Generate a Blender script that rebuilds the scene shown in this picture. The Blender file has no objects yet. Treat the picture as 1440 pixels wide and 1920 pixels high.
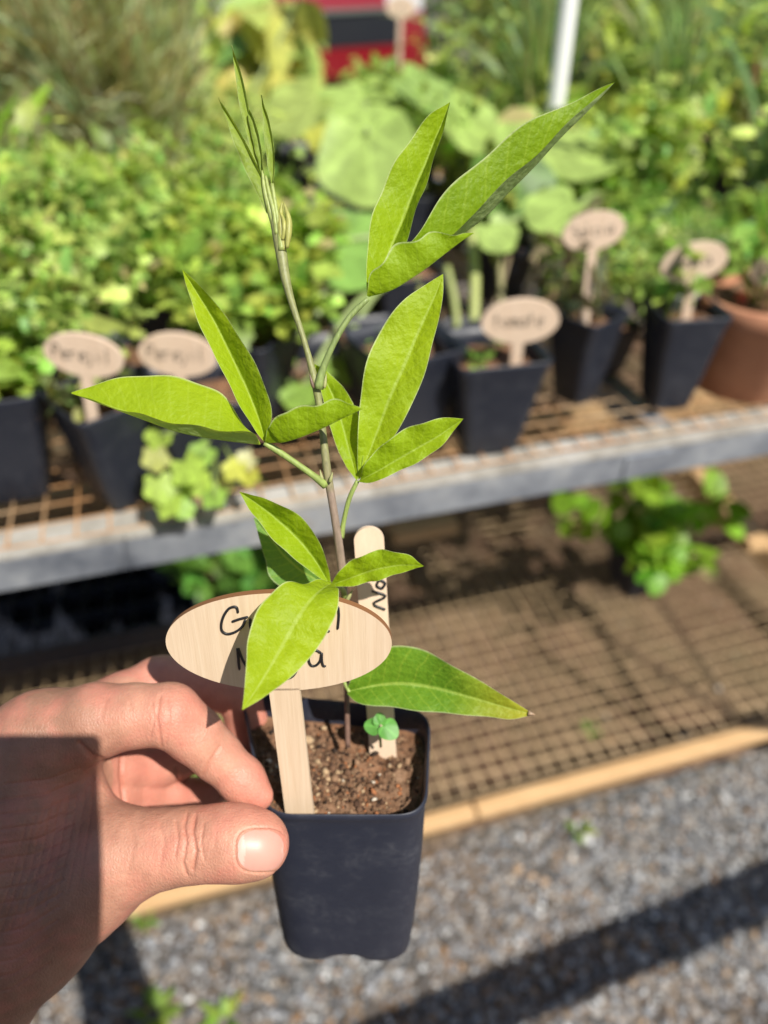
import bpy, bmesh, math, random
import numpy as np
from mathutils import Vector, Matrix
random.seed(7); rng = np.random.default_rng(11)
SC = bpy.context.scene; COL = SC.collection
# ------------------------------------------------------------------ camera, sky, sun, exposure
F = 1444.0; PITCH = math.radians(37); H = 1.05
cp, sp = math.cos(PITCH), math.sin(PITCH)
CAM = np.array([0, 0, H]); FW = np.array([0, cp, -sp]); UP = np.array([0, sp, cp]); RT = np.array([1.0, 0, 0])
cd = bpy.data.cameras.new('camera'); cam = bpy.data.objects.new('camera', cd); COL.objects.link(cam)
cam.location = CAM; cam.rotation_euler = (math.pi/2-PITCH, 0, 0)
cd.sensor_fit = 'HORIZONTAL'; cd.sensor_width = 36; cd.lens = F/1440*36
cd.clip_start = 0.01; cd.clip_end = 500
cd.dof.use_dof = True; cd.dof.focus_distance = 0.232; cd.dof.aperture_fstop = cd.lens/4.6
SC.camera = cam
SUN = np.array([.365, -.498, .786]); SUN = SUN/np.linalg.norm(SUN)
w = bpy.data.worlds.new('World'); SC.world = w; w.use_nodes = True
nt = w.node_tree; bg = nt.nodes['Background']; sky = nt.nodes.new('ShaderNodeTexSky'); sky.sky_type = 'NISHITA'
sky.sun_disc = False; sky.sun_elevation = math.asin(SUN[2]); sky.sun_rotation = math.atan2(SUN[0], SUN[1])
nt.links.new(sky.outputs[0], bg.inputs[0]); bg.inputs[1].default_value = 0.07
sl = bpy.data.lights.new('sun', 'SUN'); sl.energy = 4.9; sl.angle = math.radians(.5); sl.color = (1, .955, .88)
so = bpy.data.objects.new('sun', sl); COL.objects.link(so)
so.rotation_euler = Vector(-SUN).to_track_quat('-Z', 'Y').to_euler(); so.location = (2, -3, 5)
SC.view_settings.view_transform = 'Standard'; SC.view_settings.look = 'None'; SC.view_settings.gamma = 1
SC.view_settings.exposure = 0.5

def P(px, py, d):                      # the point seen at a pixel of the photograph at depth d
    return CAM + d*(FW + RT*(px-720)/F - UP*(py-960)/F)
def G(px, py, z):
    r = FW + RT*(px-720)/F - UP*(py-960)/F
    return CAM + r*((z-H)/r[2])
def DG(px, py, z):
    r = FW + RT*(px-720)/F - UP*(py-960)/F
    return (z-H)/r[2]
TH = math.radians(16.3)
E1 = np.array([math.cos(TH), math.sin(TH), 0]); E2 = np.array([-math.sin(TH), math.cos(TH), 0]); O = np.array([0, .559, 0])
def B(u, v, z): return O + u*E1 + v*E2 + np.array([0, 0, z])
ZS = .65; ZL = .14
# ------------------------------------------------------------------ tags and mesh helpers
def tag(o, label=None, cat=None, group=None, kind=None):
    for k, v in (('label', label), ('category', cat), ('group', group), ('kind', kind)):
        if v: o[k] = v
    return o
def empty(name, loc=(0, 0, 0), rz=0):
    o = bpy.data.objects.new(name, None); COL.objects.link(o); o.location = Vector(loc); o.rotation_euler = (0, 0, rz)
    o.empty_display_size = .02; return o
def children(o): return [c for c in bpy.data.objects if c.parent == o]
def copy_tree(o, parent=None, kids=None):
    c = o.copy(); COL.objects.link(c)
    if parent is not None: c.parent = parent
    for ch in children(o): copy_tree(ch, c)
    return c
class MB:
    def __init__(s): s.v = []; s.f = []; s.c = []; s.uv = []; s.n = 0
    def add(s, v, f, col=None, uv=None):
        v = np.asarray(v, float).reshape(-1, 3); s.v.append(v)
        for q in f: s.f.append([i+s.n for i in q])
        if col is not None: s.c.append(np.broadcast_to(np.asarray(col, float), (len(v), 3)))
        elif s.c: s.c.append(np.ones((len(v), 3))*.5)
        if uv is not None: s.uv.append(np.asarray(uv, float))
        s.n += len(v); return s
    def box(s, o, x, y, z, hx, hy, hz, col=None):      # centre, three axes, half sizes
        o, x, y, z = map(np.asarray, (o, x, y, z)); v = []
        for a in (-1, 1):
            for b in (-1, 1):
                for c in (-1, 1): v.append(o + x*a*hx + y*b*hy + z*c*hz)
        return s.add(v, [(0, 1, 3, 2), (4, 6, 7, 5), (0, 4, 5, 1), (2, 3, 7, 6), (0, 2, 6, 4), (1, 5, 7, 3)], col)
    def tube(s, pts, rad, n=8, cap=True, col=None):
        pts = np.asarray(pts, float); m = len(pts); rad = np.broadcast_to(np.asarray(rad, float), (m,))
        t = np.gradient(pts, axis=0); t /= np.linalg.norm(t, axis=1)[:, None]+1e-12
        a = np.array([0, 0, 1.0]) if abs(t[0][2]) < .9 else np.array([1.0, 0, 0]); v = []
        for i in range(m):
            x = a - t[i]*np.dot(a, t[i]); x /= np.linalg.norm(x); a = x; y = np.cross(t[i], x)
            for k in range(n):
                th = 2*math.pi*k/n; v.append(pts[i] + rad[i]*(x*math.cos(th)+y*math.sin(th)))
        f = [(i*n+k, i*n+(k+1) % n, (i+1)*n+(k+1) % n, (i+1)*n+k) for i in range(m-1) for k in range(n)]
        if cap: f += [tuple(range(n))[::-1], tuple((m-1)*n+k for k in range(n))]
        return s.add(v, f, col)
    def build(s, name, mat, parent=None, smooth=True, org=None):
        v = np.concatenate(s.v)
        if org is not None: v = v - np.asarray(org)
        return link_mesh(name, v, s.f, mat, parent, smooth, np.concatenate(s.c) if s.c else None,
                         np.concatenate(s.uv) if s.uv else None)
def link_mesh(name, v, f, mat, parent=None, smooth=True, col=None, uv=None):
    me = bpy.data.meshes.new(name)
    if isinstance(f, np.ndarray):
        k = f.shape[1]; me.vertices.add(len(v)); me.vertices.foreach_set('co', np.ascontiguousarray(v, np.float32).ravel())
        me.loops.add(f.size); me.loops.foreach_set('vertex_index', np.ascontiguousarray(f, np.int32).ravel())
        me.polygons.add(len(f)); me.polygons.foreach_set('loop_start', np.arange(0, f.size, k, dtype=np.int32))
        me.update(calc_edges=True)
    else:
        me.from_pydata([tuple(p) for p in v], [], f); me.update()
    if smooth: me.polygons.foreach_set('use_smooth', np.ones(len(me.polygons), bool))
    if col is not None:
        a = me.color_attributes.new('Col', 'FLOAT_COLOR', 'POINT')
        c4 = np.ones((len(v), 4), np.float32); c4[:, :3] = col; a.data.foreach_set('color', c4.ravel())
    if uv is not None:
        l = me.uv_layers.new(name='UVMap'); vi = np.zeros(len(me.loops), np.int32); me.loops.foreach_get('vertex_index', vi)
        l.data.foreach_set('uv', np.ascontiguousarray(uv[vi], np.float32).ravel())
    me.materials.append(mat)
    o = bpy.data.objects.new(name, me); COL.objects.link(o)
    if parent is not None: o.parent = parent
    return o
def cr(pts, n):                        # Catmull-Rom through points, n samples by arc length
    p = np.asarray(pts, float); q = np.vstack([2*p[0]-p[1], p, 2*p[-1]-p[-2]]); out = []
    for i in range(1, len(q)-2):
        for t in np.linspace(0, 1, 12, endpoint=False):
            out.append(.5*((2*q[i])+(-q[i-1]+q[i+1])*t+(2*q[i-1]-5*q[i]+4*q[i+1]-q[i+2])*t*t+(-q[i-1]+3*q[i]-3*q[i+1]+q[i+2])*t**3))
    out.append(q[-2]); out = np.array(out)
    d = np.concatenate([[0], np.cumsum(np.linalg.norm(np.diff(out[:, :], axis=0), axis=1))]); s = np.linspace(0, d[-1], n)
    return np.stack([np.interp(s, d, out[:, k]) for k in range(out.shape[1])], 1)
# ------------------------------------------------------------------ materials
def mat(name, base=(.5, .5, .5), rough=.6, metal=0, spec=.5):
    m = bpy.data.materials.new(name); m.use_nodes = True; b = m.node_tree.nodes['Principled BSDF']
    b.inputs['Base Color'].default_value = (*base, 1); b.inputs['Roughness'].default_value = rough
    b.inputs['Metallic'].default_value = metal; b.inputs['Specular IOR Level'].default_value = spec
    return m
class N:                                # small node shorthand
    def __init__(s, m): s.t = m.node_tree; s.b = s.t.nodes.get('Principled BSDF')
    def n(s, ty, **k):
        x = s.t.nodes.new(ty)
        for a, b in k.items(): setattr(x, a, b)
        return x
    def l(s, a, b): s.t.links.new(a, b)
    def coord(s, out='Object', scale=(1, 1, 1), rot=(0, 0, 0)):
        t = s.n('ShaderNodeTexCoord'); m = s.n('ShaderNodeMapping'); m.inputs['Scale'].default_value = scale; m.inputs['Rotation'].default_value = rot
        s.l(t.outputs[out], m.inputs[0]); return m.outputs[0]
    def noise(s, vec, scale, detail=4, rough=.6):
        x = s.n('ShaderNodeTexNoise'); x.inputs['Scale'].default_value = scale; x.inputs['Detail'].default_value = detail
        x.inputs['Roughness'].default_value = rough; s.l(vec, x.inputs['Vector']); return x.outputs['Fac']
    def vor(s, vec, scale, feat='F1'):
        x = s.n('ShaderNodeTexVoronoi', feature=feat); x.inputs['Scale'].default_value = scale; s.l(vec, x.inputs['Vector']); return x
    def ramp(s, fac, stops, interp='LINEAR'):
        x = s.n('ShaderNodeValToRGB'); x.color_ramp.interpolation = interp; e = x.color_ramp.elements
        while len(e) < len(stops): e.new(.5)
        for i, (p, c) in enumerate(stops):
            e[i].position = p; e[i].color = (*c, 1) if len(c) == 3 else c
        s.l(fac, x.inputs[0]); return x.outputs[0]
    def mix(s, fac, a, b, mode='MIX'):
        x = s.n('ShaderNodeMix', data_type='RGBA', blend_type=mode)
        for sock, val in ((0, fac), (6, a), (7, b)):
            if hasattr(val, 'type'): s.l(val, x.inputs[sock])
            else: x.inputs[sock].default_value = val if sock == 0 else (*val, 1)
        return x.outputs[2]
    def math(s, op, a, b=0, c=0):
        x = s.n('ShaderNodeMath', operation=op)
        for i, v in enumerate((a, b, c)):
            if hasattr(v, 'type'): s.l(v, x.inputs[i])
            else: x.inputs[i].default_value = v
        return x.outputs[0]
    def bump(s, h, dist, strength=1, prev=None):
        x = s.n('ShaderNodeBump'); x.inputs['Distance'].default_value = dist; x.inputs['Strength'].default_value = strength
        s.l(h, x.inputs['Height'])
        if prev is not None: s.l(prev, x.inputs['Normal'])
        return x.outputs[0]
G3 = lambda g: (g, g, g)
def attr_leaf(name, trans=.4, rough=.45):
    m = mat(name, rough=rough, spec=.35); n = N(m)
    a = n.n('ShaderNodeAttribute', attribute_name='Col'); v = n.coord('Object')
    c = n.mix(1, a.outputs['Color'], n.ramp(n.noise(v, 60, 3), [(.3, G3(.75)), (.7, G3(1.2))]), 'MULTIPLY')
    n.l(c, n.b.inputs['Base Color'])
    t = n.n('ShaderNodeBsdfTranslucent'); n.l(n.mix(1, c, (1.3, 1.2, .7), 'MULTIPLY'), t.inputs[0])
    mx = n.n('ShaderNodeMixShader'); mx.inputs[0].default_value = trans
    n.l(n.b.outputs[0], mx.inputs[1]); n.l(t.outputs[0], mx.inputs[2]); n.l(mx.outputs[0], m.node_tree.nodes['Material Output'].inputs[0])
    return m
M_LEAF = attr_leaf('background_leaf')
def hero_leaf_mat():
    m = mat('hero_leaf', rough=.52, spec=.28); n = N(m)
    uv = n.n('ShaderNodeUVMap'); sep = n.n('ShaderNodeSeparateXYZ'); n.l(uv.outputs[0], sep.inputs[0])
    u = n.math('ABSOLUTE', n.math('MULTIPLY_ADD', sep.outputs[0], 2, -1)); v = sep.outputs[1]
    a = n.n('ShaderNodeAttribute', attribute_name='Col'); ob = n.coord('Object')
    # side veins sweep forward from the midrib
    ph = n.math('MULTIPLY', n.math('SUBTRACT', v, n.math('MULTIPLY', u, .13)), 12.0)
    nz = n.noise(ob, 90, 2); ph = n.math('ADD', ph, n.math('MULTIPLY', nz, .5))
    fr = n.math('ABSOLUTE', n.math('SUBTRACT', n.math('FRACT', ph), .5))
    side = n.ramp(fr, [(0, G3(1)), (.035, G3(.55)), (.10, G3(0))])
    mid = n.ramp(u, [(0, G3(1)), (.035, G3(.8)), (.075, G3(0))])
    edge = n.ramp(u, [(.95, G3(0)), (.99, G3(1))])
    vr = n.vor(ob, 520, 'DISTANCE_TO_EDGE'); net = n.ramp(vr.outputs['Distance'], [(0, G3(1)), (.22, G3(0))])
    base = n.mix(1, a.outputs['Color'], n.ramp(n.noise(ob, 45, 4), [(.3, (.88, .9, .86)), (.72, (1.12, 1.08, 1.05))]), 'MULTIPLY')
    base = n.mix(n.math('MULTIPLY', net, .12), base, (.38, .54, .04))
    base = n.mix(n.math('MULTIPLY', side, .26), base, (.44, .58, .07))
    base = n.mix(n.math('MULTIPLY', mid, .55), base, (.46, .60, .12))
    base = n.mix(n.math('MULTIPLY', edge, .6), base, (.62, .68, .40))
    geo = n.n('ShaderNodeNewGeometry')
    back = n.mix(.7, base, (.50, .56, .33))
    col = n.mix(n.math('MULTIPLY', geo.outputs['Backfacing'], .8), base, back)
    n.l(col, n.b.inputs['Base Color'])
    big = n.noise(n.coord('Object', (1, 1, 1)), 400, 3, .5)
    b1 = n.bump(big, .0010, .75); b2 = n.bump(n.math('ADD', side, mid), .0005, -.6, b1); b3 = n.bump(net, .00022, -.5, b2)
    n.l(b3, n.b.inputs['Normal'])
    t = n.n('ShaderNodeBsdfTranslucent'); n.l(n.mix(1, base, (1.2, 1.1, .30), 'MULTIPLY'), t.inputs[0]); n.l(b1, t.inputs['Normal'])
    mx = n.n('ShaderNodeMixShader'); mx.inputs[0].default_value = .46
    n.l(n.b.outputs[0], mx.inputs[1]); n.l(t.outputs[0], mx.inputs[2]); n.l(mx.outputs[0], m.node_tree.nodes['Material Output'].inputs[0])
    return m
M_HERO = hero_leaf_mat()
def stem_mat(name, c1, c2, sc=120):
    m = mat(name, rough=.5); n = N(m); v = n.coord('Object', (1, 1, .15))
    a = n.n('ShaderNodeAttribute', attribute_name='Col')
    k = n.noise(v, sc*8, 4); n.l(n.mix(1, a.outputs['Color'], n.ramp(k, [(.3, c1), (.7, c2)]), 'MULTIPLY'), n.b.inputs['Base Color'])
    n.l(n.bump(k, .0003, .6), n.b.inputs['Normal']); return m
M_STEM = stem_mat('green_stem', (.75, .75, .75), (1.2, 1.2, 1.2))
def wood_mat(name, c1, c2, grain=(400, 400, 8), bumpd=.0002, sc=1, rot=(0, 0, 0)):
    m = mat(name, rough=.6, spec=.3); n = N(m); v = n.coord('Object', tuple(g*sc for g in grain), rot)
    k = n.noise(v, 1, 4, .65); k2 = n.noise(n.coord('Object'), 14, 3)
    c = n.mix(n.math('MULTIPLY', k2, .35), n.ramp(k, [(.25, c1), (.75, c2)]), tuple(x*.8 for x in c1))
    n.l(c, n.b.inputs['Base Color']); n.l(n.bump(k, bumpd, .5), n.b.inputs['Normal']); return m
M_TAG = wood_mat('bamboo', (.60, .44, .29), (.73, .58, .42), (900, 60, 30))
M_TAGB = wood_mat('bamboo_far', (.64, .47, .33), (.76, .60, .45), (300, 300, 20))
M_BURN = mat('burnt_edge', (.20, .085, .03), .7)
M_INK = mat('marker_ink', (.012, .012, .014), .5)
def pot_mat(name, c, dust):
    m = mat(name, c, .42, spec=.5); n = N(m); v = n.coord('Object')
    k = n.noise(v, 55, 6, .7); k2 = n.noise(v, 420, 3, .7)
    f = n.math('MULTIPLY', n.ramp(k, [(.48, G3(0)), (.75, G3(1))]), n.ramp(k2, [(.42, G3(.15)), (.68, G3(1))]))
    n.l(n.mix(n.math('MULTIPLY', f, dust), c, (.17, .17, .18)), n.b.inputs['Base Color'])
    n.l(n.ramp(k, [(.3, G3(.34)), (.7, G3(.62))]), n.b.inputs['Roughness'])
    n.l(n.bump(k2, .0002, .35), n.b.inputs['Normal']); return m
M_POT = pot_mat('black_plastic', (.019, .022, .036), .27)
M_POTB = pot_mat('weathered_plastic', (.014, .017, .027), .22)
def soil_mat():
    m = mat('soil', rough=.95, spec=.15); n = N(m); v = n.coord('Object')
    k = n.noise(v, 180, 6, .75); k2 = n.noise(v, 40, 3)
    c = n.ramp(k, [(.28, (.05, .028, .016)), (.5, (.17, .095, .055)), (.72, (.30, .19, .12))])
    n.l(n.mix(n.ramp(k2, [(.45, G3(0)), (.7, G3(.6))]), c, (.22, .10, .05)), n.b.inputs['Base Color'])
    n.l(n.bump(k, .0015, .9), n.b.inputs['Normal']); return m
M_SOIL = soil_mat()
def colmat(name, rough=.8, sc=200, bd=.0008, spec=.3):
    m = mat(name, rough=rough, spec=spec); n = N(m); v = n.coord('Object')
    a = n.n('ShaderNodeAttribute', attribute_name='Col'); k = n.noise(v, sc, 5, .7)
    n.l(n.mix(1, a.outputs['Color'], n.ramp(k, [(.25, G3(.6)), (.75, G3(1.35))]), 'MULTIPLY'), n.b.inputs['Base Color'])
    n.l(n.bump(k, bd, .7), n.b.inputs['Normal']); return m
M_STONE = colmat('stones')
M_CHUNK = colmat('soil_chunks', .9, 500, .0006)
def steel():
    m = mat('galvanised_steel', (.42, .44, .47), .48, .55); n = N(m); v = n.coord('Object', (1, 1, 1))
    k = n.noise(v, 12, 6, .7); vo = n.ramp(n.vor(v, 90).outputs['Distance'], [(0, G3(.35)), (1, G3(.65))])
    c = n.ramp(k, [(.3, (.17, .19, .23)), (.52, (.34, .36, .39)), (.62, (.42, .43, .44)), (.78, (.30, .25, .19))])
    n.l(n.mix(.18, c, vo, 'OVERLAY'), n.b.inputs['Base Color']); n.l(n.ramp(k, [(.3, G3(.38)), (.7, G3(.7))]), n.b.inputs['Roughness'])
    n.l(n.bump(k, .001, .4), n.b.inputs['Normal']); return m
M_STEEL = steel()
def dusty():
    m = mat('dusty_flange', (.45, .40, .33), .85); n = N(m); v = n.coord('Object'); k = n.noise(v, 22, 7, .75)
    n.l(n.ramp(k, [(.3, (.16, .145, .12)), (.5, (.33, .31, .27)), (.72, (.46, .45, .43))]), n.b.inputs['Base Color']); n.l(n.bump(k, .002, .6), n.b.inputs['Normal']); return m
M_DUST = dusty()
def wire_mat(name, c1, c2, metal):
    m = mat(name, rough=.5, metal=metal); n = N(m); k = n.noise(n.coord('Object'), 9, 5, .7)
    n.l(n.ramp(k, [(.35, c1), (.65, c2)]), n.b.inputs['Base Color']); return m
M_WIRE = wire_mat('rusty_wire', (.42, .20, .07), (.45, .33, .20), .3)
M_WIRE2 = wire_mat('dull_wire', (.50, .35, .19), (.30, .21, .11), .1)
M_BEAM = wood_mat('pale_timber', (.46, .27, .12), (.66, .45, .24), (6, 160, 160), .0008, 1, (0, 0, -TH))
def dirt():
    m = mat('dirt', rough=.95, spec=.1); n = N(m); v = n.coord('Object'); k = n.noise(v, 26, 7, .72); k2 = n.noise(v, 5, 3)
    c = n.ramp(k, [(.3, (.062, .037, .023)), (.55, (.15, .092, .058)), (.75, (.25, .165, .11))])
    n.l(n.mix(n.ramp(k2, [(.4, G3(0)), (.7, G3(.5))]), c, (.15, .13, .07)), n.b.inputs['Base Color']); n.l(n.bump(k, .006, .8), n.b.inputs['Normal']); return m
M_DIRT = dirt()
def gravel():
    m = mat('gravel_ground', rough=.9, spec=.2); n = N(m); v = n.coord('Object'); vo = n.vor(v, 95)
    c = n.ramp(n.math('FRACT', n.math('MULTIPLY', n.noise(vo.outputs['Position'], 400, 1), 7)), [(0, (.10, .10, .10)), (.4, (.20, .20, .20)), (.7, (.25, .20, .15)), (1, (.38, .38, .37))])
    big = n.noise(v, 2.5, 4); c = n.mix(n.ramp(big, [(.45, G3(0)), (.62, G3(.6))]), c, (.21, .125, .065))
    n.l(n.mix(1, c, n.ramp(vo.outputs['Distance'], [(.2, G3(1.1)), (.75, G3(.35))]), 'MULTIPLY'), n.b.inputs['Base Color'])
    n.l(n.bump(n.math('SUBTRACT', 1, vo.outputs['Distance']), .006, 1), n.b.inputs['Normal']); return m
M_GRAVEL = gravel()
M_WHITE = mat('white_plastic', (.78, .78, .76), .4)
def terracotta():
    m = mat('terracotta', (.42, .19, .10), .8); n = N(m); k = n.noise(n.coord('Object'), 25, 5, .7)
    n.l(n.ramp(k, [(.3, (.36, .15, .08)), (.6, (.47, .22, .12)), (.8, (.55, .36, .26))]), n.b.inputs['Base Color']); return m
M_TERRA = terracotta()
# ------------------------------------------------------------------ setting: ground
def sheet(name, corners, m, kind='structure'):
    o = link_mesh(name, np.array(corners, float), [tuple(range(len(corners)))], m, smooth=False); o['kind'] = kind; return o
sheet('ground', [(-60, -30, 0), (60, -30, 0), (60, 110, 0), (-60, 110, 0)], M_GRAVEL)
c4 = [B(-2.6, .02, .004), B(2.9, .02, .004), B(2.9, 1.5, .004), B(-2.6, 1.5, .004)]
sheet('soil_patch', c4, M_DIRT)
# pebbles
ico = bmesh.new(); bmesh.ops.create_icosphere(ico, subdivisions=1, radius=1); ico.verts.ensure_lookup_table()
IV = np.array([v.co[:] for v in ico.verts]); IF = np.array([[v.index for v in f.verts] for f in ico.faces]); ico.free()
def blobs(name, pos, size, col, m, parent=None, flat=.6, org=None):
    n = len(pos); k = len(IV)
    r = rng.normal(size=(n, 3, 3)); q, _ = np.linalg.qr(r)
    v = IV[None]*(1+rng.uniform(-.28, .28, (n, k, 1)))*np.stack([np.ones(n), rng.uniform(.6, 1, n), rng.uniform(.5, .9, n)], 1)[:, None]
    v = np.einsum('nkj,nij->nki', v, q)*np.asarray(size)[:, None, None]; v[:, :, 2] *= flat; v += np.asarray(pos)[:, None]
    if org is not None: v = v - np.asarray(org)
    f = (IF[None]+(np.arange(n)*k)[:, None, None]).reshape(-1, 3)
    return link_mesh(name, v.reshape(-1, 3), f, m, parent, True, np.repeat(np.asarray(col), k, 0))
n = 30000; u = rng.uniform(-1.0, 1.1, n); v = -rng.uniform(0.0, .85, n)
pos = O + u[:, None]*E1 + v[:, None]*E2
sz = rng.lognormal(math.log(.0034), .38, n); pos[:, 2] = sz*.3
brown = (np.sin(pos[:, 0]*7+1)+np.sin(pos[:, 1]*9+pos[:, 0]*4)) * .25 + .5 + (-(v)-.35)*.9
pal = np.array([(.19, .195, .205), (.27, .275, .285), (.36, .36, .355), (.50, .50, .49), (.12, .12, .125), (.70, .70, .68)])
palb = np.array([(.26, .15, .075), (.33, .19, .09), (.22, .16, .11), (.40, .28, .18), (.16, .11, .075), (.48, .42, .35)])
ci = rng.choice(6, n, p=[.28, .30, .2, .07, .13, .02]); cb = rng.choice(6, n, p=[.2, .12, .26, .16, .2, .06])
usb = rng.random(n) < np.clip(brown-.10, .14, .8)
col = np.where(usb[:, None], palb[cb], pal[ci])
o = blobs('gravel', pos, sz, col, M_STONE); tag(o, kind='stuff', label='grey and brown gravel covering the ground before the bench')
n = 1800; u = rng.uniform(-1.3, 1.6, n); v = rng.uniform(.03, 1.0, n); pos = O+u[:, None]*E1+v[:, None]*E2; sz = rng.lognormal(math.log(.0035), .5, n); pos[:, 2] = .004+sz*.2
o = blobs('dirt_clods', pos, sz, palb[rng.choice(6, n)]*.7, M_STONE); tag(o, kind='stuff', label='small brown clods and stones under the lower shelf')
# ------------------------------------------------------------------ benches
Z = np.array([0, 0, 1.0])
def wires(mb, u0, u1, v0, v1, z, pitch, r, seed=1):
    rr = np.random.default_rng(seed)
    nu = int((u1-u0)/pitch); nv = int((v1-v0)/pitch)
    for i in range(nv+1):
        v = v0+i*pitch; us = np.linspace(u0, u1, 30)
        mb.tube([B(a, v+.0012*math.sin(a*9+i), z+.0025*math.sin(a*6+i*.35)) for a in us], r, 4)
    for i in range(nu+1):
        a = u0+i*pitch; vs = np.linspace(v0, v1, 14)
        mb.tube([B(a+.0012*math.sin(q*11+i), q, z+2*r+.0025*math.sin(a*6+(q-v0)/pitch*.35)) for q in vs], r, 4)
bench = empty('plant_bench', B(0, 0, 0)); tag(bench, 'galvanised steel plant bench with wire mesh top holding the front row of pots', 'plant bench')
OB = B(0, 0, 0)
def bar(u0, u1, v0, v1, z0, z1): return B((u0+u1)/2, (v0+v1)/2, (z0+z1)/2), E1, E2, Z, (u1-u0)/2, (v1-v0)/2, (z1-z0)/2
m1 = MB(); U0, U1, VD = -1.9, 2.1, 1.0
m1.box(*bar(U0, U1, 0, .003, ZS-.034, ZS-.0032)).build('front_rail', M_STEEL, bench, False, OB)
m1 = MB(); m1.box(*bar(U0, U1, 0, .036, ZS-.003, ZS)).build('rail_flange', M_DUST, bench, False, OB)
m1 = MB(); m1.box(*bar(U0, U1, VD, VD+.035, ZS-.035, ZS)).build('back_rail', M_STEEL, bench, False, OB)
for a in (-1.86, 1.75):
    for vv in (.006, VD-.04):
        m1 = MB(); m1.box(*bar(a, a+.036, vv, vv+.034, 0.004, ZS-.05)).build('leg', M_STEEL, bench, False, OB)
for a in (-1.1, -.42, .30, .98):
    m1 = MB(); m1.box(*bar(a, a+.025, .04, VD-.003, ZS-.034, ZS-.006)).build('cross_bar', M_STEEL, bench, False, OB)
m1 = MB(); wires(m1, U0, U1, .012, VD, ZS+.0025, .026, .0011); m1.build('wire_mesh', M_WIRE, bench, True, OB)
# a joint strap on the rail seen right of the middle
ju = float(np.dot(G(1190, 860, ZS)-O, E1))
m1 = MB(); m1.box(*bar(ju, ju+.05, -.0025, -.0003, ZS-.032, ZS-.006)).build('splice_plate', M_STEEL, bench, False, OB)
# lower shelf
low = empty('lower_shelf', B(0, 0, 0)); tag(low, 'low timber framed shelf covered in wire mesh close to the ground', 'shelf')
for (a, b) in ((-1.9, -.62), (-.617, .115), (.118, 2.1)):
    k = MB(); k.box(*bar(a, b, -.034, -.013, ZL-.017, ZL+random.uniform(-.001, .001))); ob = k.build('front_beam', M_BEAM, low, False, OB)
    bv = ob.modifiers.new('bevel', 'BEVEL'); bv.width = .003; bv.segments = 2
k = MB(); k.box(*bar(-1.9, 2.1, .86, .90, ZL-.05, ZL-.006)).build('back_beam', M_BEAM, low, False, OB)
ca = float(np.dot(G(1365, 955, ZL)-O, E1))
for a in (-1.2, ca, 1.5):
    k = MB(); k.box(*bar(a, a+.036, .005, .858, ZL-.05, ZL-.006)).build('joist', M_BEAM, low, False, OB)
k = MB(); wires(k, -1.9, 2.1, -.01, .88, ZL+.004, .0245, .0014, 3); k.build('wire_mesh', M_WIRE2, low, True, OB)
# offcut of pale timber and a board lying under the shelf
q = DG(795, 990, .10); c = P(795, 990, q)
k = MB(); k.box((0, 0, 0), E1, E2, Z, .062, .018, .012); o = k.build('timber_offcut', M_BEAM, None, False); o.location = Vector(P(795, 992, DG(795, 992, .162))); tag(o, 'short pale timber offcut lying on the mesh behind the wooden stick', 'wood')
# ------------------------------------------------------------------ pots, tags
def rsq(hw, r, z, n=5, sq=0.0):
    out = []
    for k, (sx, sy) in enumerate(((1, 1), (-1, 1), (-1, -1), (1, -1))):
        for i in range(n):
            a = math.pi/2*(k + i/(n-1)); out.append((sx*(hw-r)+r*math.cos(a), sy*(hw-r)+r*math.sin(a), z))
    m = len(out); res = []
    for i in range(m):
        res.append(out[i])
        if i % n == n-1:                      # mid-side point, drawn in or out
            a, b = np.array(out[i]), np.array(out[(i+1) % m]); c = (a+b)/2; c[:2] *= (1-sq); res.append(tuple(c))
    return res
def loft(mb, loops, closed_end=False, col=None):
    n = len(loops[0]); v = [p for l in loops for p in l]
    f = [(i*n+k, i*n+(k+1) % n, (i+1)*n+(k+1) % n, (i+1)*n+k) for i in range(len(loops)-1) for k in range(n)]
    if closed_end: f.append(tuple((len(loops)-1)*n+k for k in range(n)))
    mb.add(v, f, col)
def soil_disc(name, loop, z, parent, rough=.002, seed=0, m=None):
    r_ = np.random.default_rng(seed); c = np.mean(loop, 0); vs = [tuple(c[:2])+(z+r_.normal()*rough,)]; f = []; R = 7; n = len(loop)
    for i in range(1, R+1):
        for p in loop:
            q = c+(np.array(p)-c)*i/R; vs.append((q[0], q[1], z+(r_.normal()*rough)))
    for k in range(n): f.append((0, 1+k, 1+(k+1) % n))
    for i in range(R-1):
        for k in range(n): f.append((1+i*n+k, 1+(i+1)*n+k, 1+(i+1)*n+(k+1) % n, 1+i*n+(k+1) % n))
    return link_mesh(name, np.array(vs), f, m or M_SOIL, parent)
def square_pot(name, loc, rz, wt=.09, wb=.062, h=.095, matl=None, soil=.82, seed=0):
    t = empty(name, loc, rz); a, b = wt/2, wb/2; mb = MB()
    lp = [rsq(b*.9, .006, 0), rsq(b, .008, .004, sq=.03)]
    lp += [rsq(b+(a-b)*s, .009, h*s, sq=.02+.03*math.sin(s*5)) for s in (.3, .6, .86)]
    lp += [rsq(a-.0003, .008, h*.93), rsq(a+.0008, .008, h*.985), rsq(a+.0006, .008, h), rsq(a-.0006, .007, h), rsq(a-.003, .007, h*.9), rsq(b+(a-b)*.8-.001, .008, h*soil-.004)]
    loft(mb, lp); mb.build('pot', matl or M_POTB, t)
    soil_disc('soil', rsq(b+(a-b)*soil-.0005, .008, 0), h*soil, t, .0025, seed)
    return t
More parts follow.
